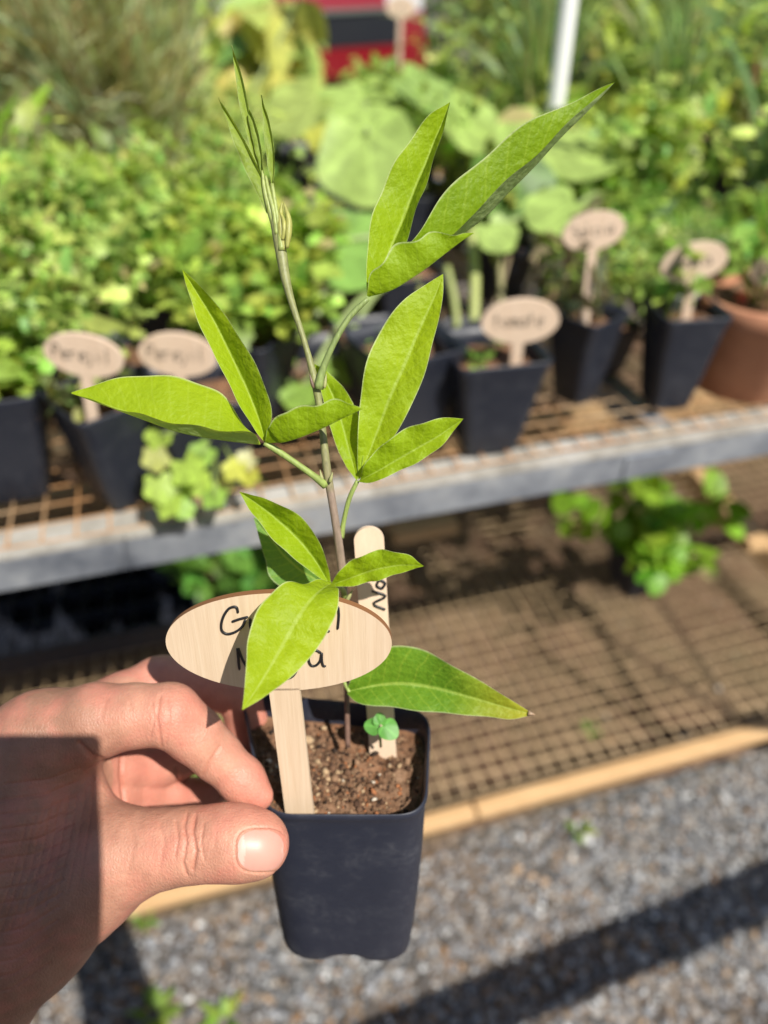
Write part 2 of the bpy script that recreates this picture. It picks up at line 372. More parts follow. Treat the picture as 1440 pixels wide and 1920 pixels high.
def letters(mb, rr, cx, y0, s, n):           # loose marker scribble, reads as handwriting from afar
    x = cx
    for i in range(n):
        k = rr.integers(0, 5); hh = s*(1.5 if k in (0, 3) else .9)
        if k == 0: p = [(0, 0), (0, hh), (.1*s, hh*.95), (.45*s, hh*.8), (.4*s, hh*.5), (.05*s, hh*.5)]
        elif k == 1: p = [(0, hh*.5), (.35*s, hh*.6), (.35*s, hh*.9), (.1*s, hh), (0, hh*.4), (.15*s, 0), (.4*s, .1*s)]
        elif k == 2: p = [(0, 0), (0, hh), (.05*s, hh*.6), (.3*s, hh), (.35*s, hh*.8)]
        elif k == 3: p = [(.1*s, hh), (.1*s, 0), (.2*s, 0)]
        else: p = [(0, hh), (.02*s, .1*s), (.3*s, 0), (.35*s, hh), (.38*s, 0)]
        yield [(x+a, y0+b) for a, b in p]; x += .62*s
WORD = {  # stroke letters on a unit box
 'P': [[(0, 0), (0, 1), (.35, .95), (.42, .7), (0, .5)]], 'e': [[(0, .3), (.35, .38), (.3, .6), (.08, .55), (0, .25), (.15, 0), (.38, .1)]],
 'r': [[(0, 0), (0, .6)], [(0, .4), (.15, .6), (.3, .55)]], 'j': [[(.1, .6), (.1, -.2), (-.1, -.25)], [(.1, .85), (.1, .9)]], 'i': [[(.05, 0), (.05, .6)], [(.05, .8), (.05, .86)]],
 'l': [[(.05, 0), (.05, 1)]], 'a': [[(.35, .55), (.1, .55), (0, .25), (.12, 0), (.33, .15), (.36, .6), (.4, 0)]], 'n': [[(0, 0), (0, .6)], [(0, .4), (.2, .6), (.32, .45), (.34, 0)]],
 'u': [[(0, .6), (.02, .1), (.2, 0), (.33, .2), (.35, .6), (.38, 0)]], 't': [[(.1, 0), (.1, .95)], [(-.05, .6), (.28, .62)]], 'o': [[(.18, .6), (0, .3), (.18, 0), (.36, .3), (.18, .6)]],
 'm': [[(0, 0), (0, .6)], [(0, .4), (.14, .6), (.2, 0)], [(.2, .4), (.34, .6), (.42, 0)]], 's': [[(.3, .58), (.05, .5), (.28, .2), (0, .02)]], 'c': [[(.32, .52), (.1, .6), (0, .3), (.12, 0), (.33, .08)]],
 'g': [[(.35, .5), (.1, .58), (0, .3), (.15, .05), (.35, .25), (.35, .6), (.33, -.2), (.05, -.3)]], 'h': [[(0, 0), (0, 1)], [(0, .4), (.2, .6), (.32, .4), (.33, 0)]],
 'S': [[(.38, .9), (.1, .98), (.02, .75), (.35, .4), (.3, .05), (0, .08)]], 'M': [[(0, 0), (.03, 1), (.22, .4), (.42, 1), (.45, 0)]], 'C': [[(.42, .85), (.15, 1), (0, .5), (.12, .03), (.42, .12)]]}
def far_tag(px, py, wpx, base_px, base_py, zb, label, word, tilt=0, parent_h=None, d=None):
    """oval wooden tag: stem foot at a pixel on height zb, oval centre at another pixel, upright facing the path"""
    d0 = d or DG(base_px, base_py, zb); foot = P(base_px, base_py, d0)
    # oval centre: upright above the foot, where the sight line meets the vertical plane through it
    r = FW + RT*(px-720)/F - UP*(py-960)/F; nn = np.array([0, 1.0, 0]); t = np.dot(foot+nn*-.004-CAM, nn)/np.dot(r, nn)
    cen = CAM+r*t; up = cen-foot; L = np.linalg.norm(up); up /= L
    x = np.array([1.0, 0, .0]); x -= up*np.dot(x, up); x /= np.linalg.norm(x); x = x*math.cos(tilt)+up*math.sin(tilt); yv = np.cross(np.cross(x, up), x); yv /= np.linalg.norm(yv); nrm = np.cross(x, yv)
    hw = wpx/2*t/F; hh = hw*.62; e = empty('plant_tag', foot); th = .0015
    fr, bk = [], []
    for i in range(40):
        a = 2*math.pi*i/40; q = x*hw*math.cos(a)+yv*hh*math.sin(a)+cen-foot; fr.append(q-nrm*-th); bk.append(q-nrm*th)
    mb = MB(); mb.add(fr+bk, [tuple(range(40)), tuple(range(79, 39, -1))]+[(i, i+40, (i+1) % 40+40, (i+1) % 40) for i in range(40)])
    mb.build('oval_plate', M_TAGB, e, False)
    mb = MB(); sw = hw*.15; mid = (cen-foot-yv*hh*.97)
    down = -up*.03
    mb.box((mid+down)/2, x, up, nrm, sw, np.linalg.norm(mid-down)/2, th*.9); mb.build('stem', M_TAGB, e, False)
    mb = MB(); s = hw*(.50 if len(word) < 5 else .40); tot = sum(.55*s for _ in word); cx = -tot/2
    for ch in word:
        for st in WORD[ch]:
            pts = [cen-foot+nrm*(th+.0002)+x*(cx+a*s)+yv*(b*s-s*.35) for a, b in st]
            mb.tube(cr(pts, 12), .0005, 4)
        cx += .55*s
    mb.build('writing', M_INK, e); tag(e, label, 'plant tag', 'wooden plant tags along the bench'); return e
# ------------------------------------------------------------------ foliage
LT = np.array([0, .1, .3, .52, .74, .9, 1])
PROF = {'ovate': [.02, .42, .98, .95, .62, .28, .01], 'lance': [.02, .5, .9, 1, .7, .35, .01], 'round': [.05, .75, 1, 1, .85, .5, .02], 'lobed': [.05, .9, .7, 1, .55, .7, .02]}
def leaves(base, dirn, nor, ln, wd, col, prof='ovate', curl=.25, fold=.18):
    """vectorised small leaves: returns verts, quads, colours"""
    n = len(base); d = dirn/np.linalg.norm(dirn, axis=1)[:, None]; nn = nor-d*np.sum(nor*d, 1)[:, None]; nn /= np.linalg.norm(nn, axis=1)[:, None]+1e-9
    s = np.cross(d, nn); pr = np.array(PROF[prof]); t = LT; k = len(t)
    cu = (np.broadcast_to(curl, (n,)))[:, None]
    mid = base[:, None]+d[:, None]*(ln[:, None]*t)[:, :, None] - nn[:, None]*(ln[:, None]*cu*t**2)[:, :, None]
    sd = s[:, None]*(wd[:, None]*pr/2)[:, :, None]; up = nn[:, None]*(wd[:, None]*pr/2*fold)[:, :, None]
    v = np.stack([mid-sd+up, mid, mid+sd+up], 2).reshape(n, k*3, 3)
    f = []
    for i in range(k-1):
        for j in range(2): a = i*3+j; f.append((a, a+1, a+4, a+3))
    f = (np.array(f)[None]+(np.arange(n)*k*3)[:, None, None]).reshape(-1, 4)
    return v.reshape(-1, 3), f, np.repeat(col, k*3, 0)
def merge(parts):
    V, Fc, C = [], [], []; o = 0
    for v, f, c in parts: V.append(v); Fc.append(f+o); C.append(c); o += len(v)
    return np.concatenate(V), np.concatenate(Fc), np.concatenate(C)
def strips(paths, wid, col, nor=None):       # thin blades along paths (n,k,3)
    n, k, _ = paths.shape; t = np.gradient(paths, axis=1); up = np.array([.1, -.6, .8]) if nor is None else nor
    s = np.cross(t, np.broadcast_to(up, t.shape)); s /= np.linalg.norm(s, axis=2)[:, :, None]+1e-9
    tp = np.sin(np.linspace(.35, math.pi*.985, k)); w = (np.broadcast_to(wid, (n,))[:, None]*tp/2)[:, :, None]
    v = np.stack([paths-s*w, paths+s*w], 2).reshape(n, k*2, 3)
    f = np.array([(i*2, i*2+1, i*2+3, i*2+2) for i in range(k-1)]); f = (f[None]+(np.arange(n)*k*2)[:, None, None]).reshape(-1, 4)
    return v.reshape(-1, 3), f, np.repeat(col, k*2, 0)
def cols(n, c, sv=.25, r=None):
    r = r or rng; c = np.array(c); k = r.lognormal(0, sv, (n, 1)); y = r.normal(0, .14, (n, 1)); o = c*k; o[:, 0:1] *= 1+y; o = np.where(r.random((k_n := n, 1)) < .04, o.mean(1, keepdims=True)*np.array([1.6, 1.4, .6]), o); return np.clip(o, .004, .8)
def bushy(parent, h, r, size, n, c, prof='ovate', seed=0, asp=.6, stems=14, yellow=.0):
    g = np.random.default_rng(seed); ph = g.uniform(0, 2*math.pi, stems); rr = r*np.sqrt(g.uniform(.03, 1, stems)); hh = h*(g.uniform(.65, 1.1, stems))*(1-.3*(rr/r)**2)
    tip = np.stack([rr*np.cos(ph), rr*np.sin(ph), hh], 1); s0 = tip*np.array([.18, .18, 0]); t = np.linspace(0, 1, 7)[None, :, None]
    pth = s0[:, None]*(1-t)+tip[:, None]*t; pth[:, :, :2] += (tip-s0)[:, None, :2]*(t*t-t)*.3
    sv = strips(pth, .003, cols(stems, (c[0]*.9, c[1]*.75, c[2]), .15, g), np.array([.3, 1, .1]))
    si = g.integers(0, stems, n); tt = g.uniform(.3, 1.02, n)**.8; A = s0[si]*(1-tt[:, None])+tip[si]*tt[:, None]
    off = g.normal(size=(n, 3)); off /= np.linalg.norm(off, axis=1)[:, None]; off[:, 2] = abs(off[:, 2])*.7
    b = A+off*size*g.uniform(.1, 1.1, (n, 1)); dr = off+g.normal(0, .35, (n, 3)); dr[:, 2] -= .1
    no = g.normal(0, .55, (n, 3))+np.array([0, 0, 1.0]); ln = size*g.lognormal(0, .25, n)
    cc = cols(n, c, .28, g)
    if yellow: m_ = g.random(n) < yellow; cc[m_] = cc[m_]*np.array([1.25, 1.1, 1.0])
    lf = leaves(b, dr, no, ln, ln*asp, cc, prof, g.uniform(.05, .45, n))
    # leaf stalks
    v, f, cl = merge([lf, sv]); return link_mesh('foliage', v, f, M_LEAF, parent, True, cl)
def grass(parent, h, n, c, seed=0, wid=.005, spread=.8, lean=(0, 0)):
    g = np.random.default_rng(seed); a = g.uniform(0, 2*math.pi, n); k = 12; t = np.linspace(0, 1, k)[None, :]
    L = h*g.uniform(.55, 1.15, n)[:, None]; sp = g.uniform(.15, 1, n)[:, None]*spread
    x = L*sp*t**1.7; z = L*t*(1-.42*sp*t**1.8)
    p = np.stack([x*np.cos(a)[:, None]+lean[0]*t*h, x*np.sin(a)[:, None]+lean[1]*t*h, z], 2); p[:, :, :2] += g.normal(0, .01, (n, 1, 2))
    return link_mesh('foliage', *strips(p, wid, cols(n, c, .2, g), g.normal(0, .4, (n, 1, 3))+np.array([0, -.5, .7])), M_LEAF, parent, True) if False else _ls(parent, strips(p, wid, cols(n, c, .2, g), g.normal(0, .4, (n, 1, 3))+np.array([0, -.5, .7])))
def _ls(parent, vfc, name='foliage', m=None): return link_mesh(name, vfc[0], vfc[1], m or M_LEAF, parent, True, vfc[2])
def feathery(parent, h, r, n, c, seed=0):
    g = np.random.default_rng(seed); ph = g.uniform(0, 6.28, n); tt = g.uniform(.15, 1, n)
    b = np.stack([r*.55*tt*np.cos(ph), r*.55*tt*np.sin(ph), h*tt*g.uniform(.5, 1, n)], 1); d = g.normal(0, .5, (n, 3))+np.array([0, 0, .9])+b*3
    d /= np.linalg.norm(d, axis=1)[:, None]; k = 6; t = np.linspace(0, 1, k)[None, :, None]; L = g.uniform(.03, .11, n)[:, None, None]*h/.3
    p = b[:, None]+d[:, None]*L*t; p[:, :, 2] -= (L*t*t*.25)[:, :, 0]
    cc = cols(n, c, .3, g); m_ = g.random(n) < .25; cc[m_] = np.array([.34, .24, .11])*g.uniform(.7, 1.3, (m_.sum(), 1))
    st = 9; a = g.uniform(0, 6.28, st); T = np.stack([r*.5*np.cos(a), r*.5*np.sin(a), np.full(st, h*.9)], 1); q = np.linspace(0, 1, 6)[None, :, None]*T[:, None]
    return _ls(parent, merge([strips(p, .0036, cc), strips(q, .005, cols(st, (.16, .24, .06), .2, g), np.array([.2, 1, .1]))]))
def tall(parent, h, n, size, c, seed=0, asp=.28, stems=3, r=.05, prof='lance'):
    g = np.random.default_rng(seed); P_ = []; a = g.uniform(0, 6.28, stems)
    tip = np.stack([r*np.cos(a), r*np.sin(a), h*g.uniform(.75, 1.1, stems)], 1); t = np.linspace(0, 1, 10)[None, :, None]
    q = tip[:, None]*t; q[:, :, 0] += .01*np.sin(t[:, :, 0]*5)
    P_.append(strips(q, .006, cols(stems, (.20, .26, .08), .2, g), np.array([.3, 1, .1])))
    si = g.integers(0, stems, n); tt = g.uniform(.12, 1, n); b = tip[si]*tt[:, None]; ph = g.uniform(0, 6.28, n)
    d = np.stack([np.cos(ph), np.sin(ph), g.uniform(.1, .9, n)], 1); no = np.stack([-np.cos(ph)*.6, -np.sin(ph)*.6, np.ones(n)], 1)+g.normal(0, .3, (n, 3))
    ln = size*g.lognormal(0, .25, n)*(1.15-.5*tt); P_.append(leaves(b, d, no, ln, ln*asp, cols(n, c, .25, g), prof, g.uniform(.15, .6, n)))
    return _ls(parent, merge(P_))
def merge_fol(parent, seed=15):
    g = np.random.default_rng(seed); st = 26; a = g.uniform(0, 6.28, st); r = .105*np.sqrt(g.random(st)); h = g.uniform(.08, .20, st); k = 8; t = np.linspace(0, 1, k)[None, :, None]
    tip = np.stack([r*np.cos(a)*1.3, r*np.sin(a)*1.3, h], 1); q = tip[:, None]*t; q[:, :, 0] += .012*np.sin(t[:, :, 0]*4+a[:, None]); n = 520
    si = g.integers(0, st, n); tt = g.uniform(.45, 1.03, n); b = np.stack([np.interp(tt, np.linspace(0, 1, k), np.arange(k))], 1)[:, 0]; i0 = np.minimum(b.astype(int), k-2); fr = (b-i0)[:, None]
    p = q[si, i0]*(1-fr)+q[si, i0+1]*fr+g.normal(0, .009, (n, 3)); ln = .013*g.lognormal(0, .35, n)
    return _ls(parent, merge([strips(q, .0024, cols(st, (.34, .40, .14), .15, g), np.array([.3, 1, .1])), leaves(p, g.normal(0, 1, (n, 3))+np.array([0, 0, .4]), g.normal(0, .6, (n, 3))+np.array([0, 0, 1.0]), ln, ln*.7, cols(n, (.35, .48, .11), .25, g), 'lobed', .3)]))
def stalks(parent, h, n, c, seed=0, r=.06, wid=.004):
    g = np.random.default_rng(seed); a = g.uniform(0, 6.28, n); rr = r*np.sqrt(g.random(n)); k = 8; t = np.linspace(0, 1, k)[None, :, None]
    b = np.stack([rr*np.cos(a), rr*np.sin(a), 0*a], 1)*.4; e = np.stack([rr*np.cos(a)*1.6, rr*np.sin(a)*1.6, h*g.uniform(.5, 1.1, n)], 1)+g.normal(0, .02, (n, 3))
    q = b[:, None]*(1-t)+e[:, None]*t; q += g.normal(0, .003, q.shape)
    n2 = n*5; si = g.integers(0, n, n2); tt = g.uniform(.4, 1, n2)[:, None]; bb = b[si]*(1-tt)+e[si]*tt; d = g.normal(0, 1, (n2, 3)); ln = g.uniform(.015, .04, n2)
    return _ls(parent, merge([strips(q, wid, cols(n, c, .3, g), g.normal(0, 1, (n, 1, 3))), leaves(bb, d, g.normal(size=(n2, 3)), ln, ln*.35, cols(n2, np.array(c)*.9, .3, g), 'lance', .5)]))
def disc_leaf(mb, cen, nor, fwd, r, c, lobes=5, wav=.10, cup=.12, tooth=.03, seed=0):
    g = np.random.default_rng(seed); nor = nor/np.linalg.norm(nor); fwd = fwd-nor*np.dot(fwd, nor); fwd /= np.linalg.norm(fwd); sd = np.cross(nor, fwd)
    n = 60; v = [cen-fwd*r*.55]; rings = 6; cl = [np.array(c)*1.3]
    for i in range(1, rings+1):
        s = i/rings
        for k in range(n):
            a = 2*math.pi*k/n; R = 1-.5*max(0, math.cos(a-math.pi))**14 + wav*math.cos(lobes*a)*(s) + tooth*math.sin(a*lobes*5)*s*s
            R *= .98; x, y = R*math.cos(a)*s, R*math.sin(a)*s; y *= .98
            # radial about the petiole point
            px = -.55+(x+.55*s); zz = cup*(x*x+y*y)*r + .035*r*math.sin(3*a+seed)*s*s - .02*r*abs(math.sin(a*lobes/2))*s
            v.append(cen+fwd*r*(px)+sd*r*y+nor*zz); vein = abs(math.cos(a*lobes/2))**14; cl.append(np.array(c)*(1+.45*vein*(1-.4*s)))
    f = [(0, 1+k, 1+(k+1) % n) for k in range(n)]+[(1+i*n+k, 1+(i+1)*n+k, 1+(i+1)*n+(k+1) % n, 1+i*n+(k+1) % n) for i in range(rings-1) for k in range(n)]
    mb.v.append(np.array(v)); mb.f += [[i+mb.n for i in q] for q in f]; mb.c.append(np.array(cl)); mb.n += len(v)
YG = (.33, .46, .075); MG = (.24, .39, .07); PY = (.46, .48, .08)
# prototypes ---------------------------------------------------------------------------------
pot_group = 'potted herbs standing in rows on the bench'
def potted(kind, loc, rz, label, cat, seed=0, wt=.09, h=.095, group=pot_group, **k):
    t = square_pot(kind, loc, rz, wt, wt*.68, h, seed=seed); tag(t, label, cat, group)
    return t
def add_fol(t, fo, z): fo.location = (0, 0, z); return fo
protos = {}
def proto(key, fn, potw=.09, poth=.095):
    protos[key] = (fn, potw, poth)
made = {}
def place(key, name, loc, rz, label, cat, group, sc=1.0):
    fn, pw, phh = protos[key]
    if key not in made:
        t = square_pot(name, loc, rz, pw, pw*.68, phh, seed=len(made)); fo = fn(t); fo.location = (0, 0, phh*.8); made[key] = t
    else:
        t = copy_tree(made[key]); t.name = name; t.location = Vector(loc); t.rotation_euler = (0, 0, rz)
    t.scale = (sc, sc, sc); tag(t, label, cat, group); return t
proto('parsley', lambda t: bushy(t, .095, .092, .016, 1000, YG, 'lobed', 1, .8, 34, .06))
proto('parsley2', lambda t: bushy(t, .085, .095, .0155, 1000, MG, 'lobed', 2, .85, 36, .08))
proto('mint', lambda t: bushy(t, .14, .085, .026, 360, (.27, .40, .08), 'ovate', 3, .6, 16, .1))
proto('basil', lambda t: bushy(t, .15, .09, .034, 230, (.31, .44, .07), 'ovate', 4, .62, 11, .1))
proto('tallherb', lambda t: tall(t, .30, 80, .07, (.32, .44, .09), 5, .27, 4, .07))
proto('tallherb2', lambda t: tall(t, .38, 120, .05, (.30, .40, .11), 6, .4, 6, .09, 'ovate'))
proto('leek', lambda t: grass(t, .34, 34, (.24, .36, .15), 7, .008, .95))
proto('chive', lambda t: grass(t, .30, 120, (.26, .36, .13), 8, .004, .5))
proto('fennel', lambda t: feathery(t, .42, .17, 1800, (.52, .60, .33), 9))
proto('dry', lambda t: stalks(t, .36, 26, (.36, .27, .18), 10))
proto('lace', lambda t: merge_fol(t))
proto('bare', lambda t: bushy(t, .02, .035, .010, 30, MG, 'ovate', 14, .6, 8))
proto('fuzz', lambda t: bushy(t, .26, .10, .020, 700, (.30, .40, .14), 'ovate', 12, .5, 26, .2))
ordn = ['first', 'second', 'third', 'fourth', 'fifth', 'sixth', 'seventh', 'eighth', 'ninth', 'tenth', 'eleventh', 'twelfth', 'thirteenth', 'fourteenth']
DESC = {'lace': ('leggy_herb', 'loose herb with fine pale leaves on thin stems', 'potted herb'), 'bare': ('seedling_pot', 'black pot of soil with tiny sprouts', 'plant pot'), 'parsley': ('potted_herb', 'bright yellow green curly herb', 'potted herb'), 'parsley2': ('potted_herb', 'mid green curly low herb', 'potted herb'), 'mint': ('potted_herb', 'bushy green small leaved herb', 'potted herb'),
        'basil': ('potted_herb', 'herb with broad bright leaves', 'potted herb'), 'tallherb': ('tall_herb', 'tall herb with long narrow leaves', 'potted herb'), 'tallherb2': ('tall_herb', 'tall branching leafy herb', 'potted herb'),
        'leek': ('grassy_plant', 'dark blue green strappy plant', 'potted plant'), 'chive': ('grassy_plant', 'fine upright grassy plant', 'potted plant'), 'fennel': ('feathery_plant', 'feathery blue green and tan plant', 'potted plant'),
        'dry': ('dry_plant', 'dry brown stalky plant', 'potted plant'), 'fuzz': ('fuzzy_herb', 'pale green fine leaved bush', 'potted herb')}
def row(name, v, u0, keys, du, zz=ZS, jit=.015, sc=1.0):
    k0 = 0
    for i, k in enumerate(keys):
        if k is None: continue
        k, s_ = k if isinstance(k, tuple) else (k, 1.0)
        k0 += 1; nm, ds, ct = DESC[k]
        loc = B(u0+i*du+random.uniform(-jit, jit), v+random.uniform(-jit, jit), zz+.004)
        place(k, nm, loc, random.uniform(0, 6.28), '%s, %s from left in %s' % (ds, ordn[k0-1], name), ct, 'plants in %s' % name, s_*sc*random.uniform(.9, 1.1))
# front-row pots by the rail (explicit)
def front(px, py, rz, wt, label, seed, h=.095, word=None):
    loc = G(px, py, ZS+.004); fw = np.array([loc[0], loc[1], 0]); fw /= np.linalg.norm(fw); loc = loc+fw*wt*.30
    t = square_pot('plant_pot', loc, rz, wt, wt*.62, h, seed=seed); tag(t, label, 'plant pot', 'black pots on the front of the bench'); return t
fa = front(905, 852, .22, .084, 'greyish black pot standing closest to the rail, left of the other tagged pots', 21, .100)
fb = front(1075, 757, .72, .060, 'dark pot with a corner to the front and the highest tag in it', 22, .096)
fc = front(1240, 768, .12, .066, 'dark blue black pot just left of the terracotta pot', 23, .105)
fd = front(755, 850, .5, .085, 'black pot in deep shade behind the tip of a held leaf', 24, .105)
fe = front(52, 938, .3, .078, 'black pot at the left edge with yellow leaves over its soil', 25, .105)
ff = front(245, 950, .75, .075, 'black pot turned on its corner under the long left leaf', 26, .100)
fg = front(405, 925, .3, .085, 'black pot behind the pale trailing stems at left', 27, .095)
for t, fn in ((fa, lambda t: bushy(t, .018, .03, .008, 26, MG, 'ovate', 31, .6, 6)), (fb, lambda t: stalks(t, .10, 10, (.20, .19, .10), 32, .02, .0025)),
              (fc, lambda t: bushy(t, .09, .045, .018, 60, MG, 'ovate', 33, .6, 7)), (fd, lambda t: bushy(t, .02, .03, .008, 26, MG, 'ovate', 34, .6, 6)),
              (fe, lambda t: bushy(t, .05, .05, .020, 90, YG, 'ovate', 35, .7, 10, .3)), (ff, lambda t: bushy(t, .035, .035, .014, 40, (.22, .26, .08), 'ovate', 36, .7, 8, .4))):
    fo = fn(t); fo.location = (-.008, .012, .08)
# trailing plant hanging over the rail at left
g = np.random.default_rng(5); mb = MB()
tp = empty('trailing_plant', P(350, 900, .70)); tag(tp, 'pale green round leaved plant spilling over the rail at left', 'potted plant'); org = np.array(tp.location)
for i, (x, y, r, c) in enumerate(((300, 815, 24, YG), (292, 860, 20, (.34, .36, .09)), (352, 880, 26, YG), (330, 925, 27, MG), (300, 915, 24, YG), (380, 850, 20, MG), (402, 930, 20, MG), (440, 880, 18, PY), (462, 862, 15, (.42, .42, .2)), (425, 905, 17, (.36, .36, .14)), (372, 905, 20, YG), (318, 945, 22, YG), (470, 895, 15, PY), (345, 955, 16, MG))):
    d = .595+.03*g.random(); disc_leaf(mb, P(x, y, d)-org, np.array([g.normal(0, .3), -.6, .8]), np.array([g.normal(0, .5), -.3, -.5]), r*d/F*1.35, np.array(c)*1.1, 5, .10, .1, .02, i)
o = mb.build('foliage', M_LEAF, tp)
mb = MB()
for (x, y) in ((300, 815), (352, 880), (330, 925), (402, 930), (440, 880), (380, 850)):
    mb.tube(cr([P(405, 840, .70)-org, P((x+405)/2, (y+800)/2, .63)-org, P(x, y, .61)-org], 8), .0012, 5, True, (.2, .26, .07))
mb.build('stems', M_STEM, tp)
# terracotta pot
loc = G(1392, 762, ZS+.004)+np.array([.015, .055, 0]); tc = empty('terracotta_pot', loc); tag(tc, 'round orange terracotta pot at the right edge of the bench', 'plant pot')
mb = MB(); ci_ = lambda r, z: [(r*math.cos(2*math.pi*i/40), r*math.sin(2*math.pi*i/40), z) for i in range(40)]
loft(mb, [ci_(.050, 0), ci_(.053, .002), ci_(.060, .075), ci_(.0615, .076), ci_(.068, .078), ci_(.071, .102), ci_(.0695, .104), ci_(.063, .103), ci_(.060, .085)]); mb.build('pot', M_TERRA, tc)
soil_disc('soil', ci_(.061, 0), .088, tc, .002, 77)
fo = bushy(tc, .10, .06, .020, 90, MG, 'ovate', 78, .6, 10); fo.location = (0, 0, .088)
mb = MB()
for i, (x, y) in enumerate(((1385, 572), (1392, 560))): mb.add(*(lambda v: (v[0], v[1]))((IV*.008+P(x, y, .80)-loc, IF.tolist())), (.5, .09, .05))
mb.build('flower', colmat('red_petals', .6, 300, .0005), tc)
far_tag(975, 602, 146, 963, 706, ZS+.085, 'wide oval wooden tag leaning in the greyish front pot', 'tomate'.replace('t', 't'), .03, d=.70)
far_tag(1113, 433, 116, 1094, 607, ZS+.085, 'tallest oval wooden tag, standing above the corner-on pot', 'Salcia'.replace('S', 'S'), .10, d=.75)
far_tag(1301, 491, 122, 1284, 598, ZS+.085, 'oval wooden tag in the pot left of the terracotta pot', 'Menta'.replace('M', 'M'), .08, d=.76)
far_tag(1463, 500, 110, 1452, 605, ZS+.085, 'oval wooden tag cut off by the right edge, above terracotta', 'Menta', .05, d=.78)
far_tag(158, 666, 146, 175, 790, ZS+.085, 'oval wooden tag nearest the left edge with leaves across its top', 'Perejil', -.02, d=.59)
far_tag(334, 665, 146, 345, 790, ZS+.085, 'oval wooden tag half hidden behind the upright left leaf', 'Perejil', .02, d=.66)
# rows of pots behind
p_, q_ = 'parsley', 'parsley2'
for (vv, u0, keys, nm, sc) in (
    (.165, -.46, [p_, q_, 'lace', p_, ('bare', .7), ('bare', .7), ('lace', .6), ('chive', .5), (q_, .8), (q_, .8), ('lace', .7), None], 'second bench row', 1.0),
    (.275, -.56, ['mint', p_, 'lace', q_, p_, None, None, ('mint', .7), (q_, .8), ('mint', .75), 'chive', 'mint', None, None], 'third bench row', 1.0),
    (.39, -.60, ['tallherb', 'lace', p_, 'mint', 'lace', None, None, ('mint', .7), (q_, .9), 'lace', 'leek', 'basil', None, None], 'fourth bench row', 1.03),
    (.51, -.66, [('tallherb', .9), 'mint', ('lace', .75), (p_, .85), (q_, .8), ('tallherb', .6), None, None, None, 'basil', 'chive', 'tallherb', 'leek', None], 'fifth bench row', 1.05),
    (.64, -.70, ['basil', ('dry', .7), ('lace', .7), ('lace', .7), (p_, .8), ('lace', .75), None, None, ('lace', .8), 'chive', 'tallherb', 'chive', 'tallherb2', 'leek'], 'sixth bench row', 1.05),
    (.80, -.74, ['dry', 'dry', ('fennel', .85), ('fennel', .95), ('fennel', .9), ('fennel', .75), ('lace', .8), ('lace', .8), 'mint', 'lace', 'leek', 'tallherb2', 'chive', 'tallherb'], 'back bench row', 1.08)):
    row(nm, vv, u0, keys, .125, ZS, .014, sc)
# big squash plants with leaves where the photograph has them
def squash(name, foot, items, label, c=YG):
    e = square_pot(name, foot, .3, .088, .062, .085, seed=3); tag(e, label, 'squash plant'); org = np.array(e.location); mb = MB(); st = MB()
    ri = Matrix.Rotation(-.3, 3, 'Z'); R_ = np.array(ri)
    for i, (x, y, d, r, n_, f_, cc) in enumerate(items):
        p = P(x, y, d)-org; rr = r*d/F*1.22; n0 = np.array(n_, float); f0 = np.array(f_, float)
        disc_leaf(mb, R_@p, R_@n0, R_@f0, rr, cc, 5, .055, .10, .02, i*3+1)
        q = np.array([0, 0, .07]); mid = (q+p)/2+np.array([0, 0, .03]); a = p-f0/np.linalg.norm(f0)*rr*.5
        st.tube(cr([q, R_@mid, R_@a], 10), np.linspace(.0045, .003, 10), 7, True, (.26, .33, .12))
    mb.build('foliage', M_LEAF, e); st.build('leaf_stalks', M_STEM, e); return e
SG = (.36, .50, .13)
squash('squash_plant', B(.20, .62, ZS+.004), [
    (692, 296, 1.00, 84, (-.1, -.75, .7), (.1, -.5, -.9), SG), (655, 205, 1.10, 62, (.1, -.4, .9), (-.5, -.4, -.2), SG), (800, 178, 1.12, 66, (.4, -.3, .9), (.5, -.2, .2), (.30, .44, .12)),
    (735, 165, 1.16, 50, (-.2, -.3, .9), (0, -1, 0), (.30, .42, .10)), (560, 205, 1.08, 62, (-.3, -.5, .8), (-1, -.3, -.3), (.38, .47, .13)), (880, 235, 1.08, 58, (.4, -.5, .7), (.8, -.3, -.2), SG), (620, 262, 1.04, 40, (0, -.4, .9), (-.5, -.8, -.1), PY)],
    'big squash plant with broad lobed pale leaves, centre of the bench')
squash('squash_plant', B(.47, .42, ZS+.004), [
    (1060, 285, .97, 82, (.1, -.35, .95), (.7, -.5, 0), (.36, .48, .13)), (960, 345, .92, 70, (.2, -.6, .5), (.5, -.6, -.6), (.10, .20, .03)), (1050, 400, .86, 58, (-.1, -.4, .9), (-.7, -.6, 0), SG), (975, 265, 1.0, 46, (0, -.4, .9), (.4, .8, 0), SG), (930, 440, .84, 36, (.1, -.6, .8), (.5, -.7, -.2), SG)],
    'squash plant with a wide flat leaf right of the held plant')
squash('squash_plant', B(.115, .31, ZS+.004), [(662, 472, .85, 84, (-.05, -.45, .9), (.9, -.4, -.1), (.26, .46, .10)), (640, 690, .80, 34, (.1, -.5, .8), (.3, -.8, -.4), MG), (545, 610, .82, 34, (0, -.5, .8), (-.5, -.7, -.2), YG), (520, 680, .79, 30, (0, -.5, .8), (.2, -.9, -.2), MG), (560, 740, .77, 30, (0, -.5, .8), (-.3, -.9, -.2), MG)],
    'squash plant with one smooth leaf showing behind the main stem')
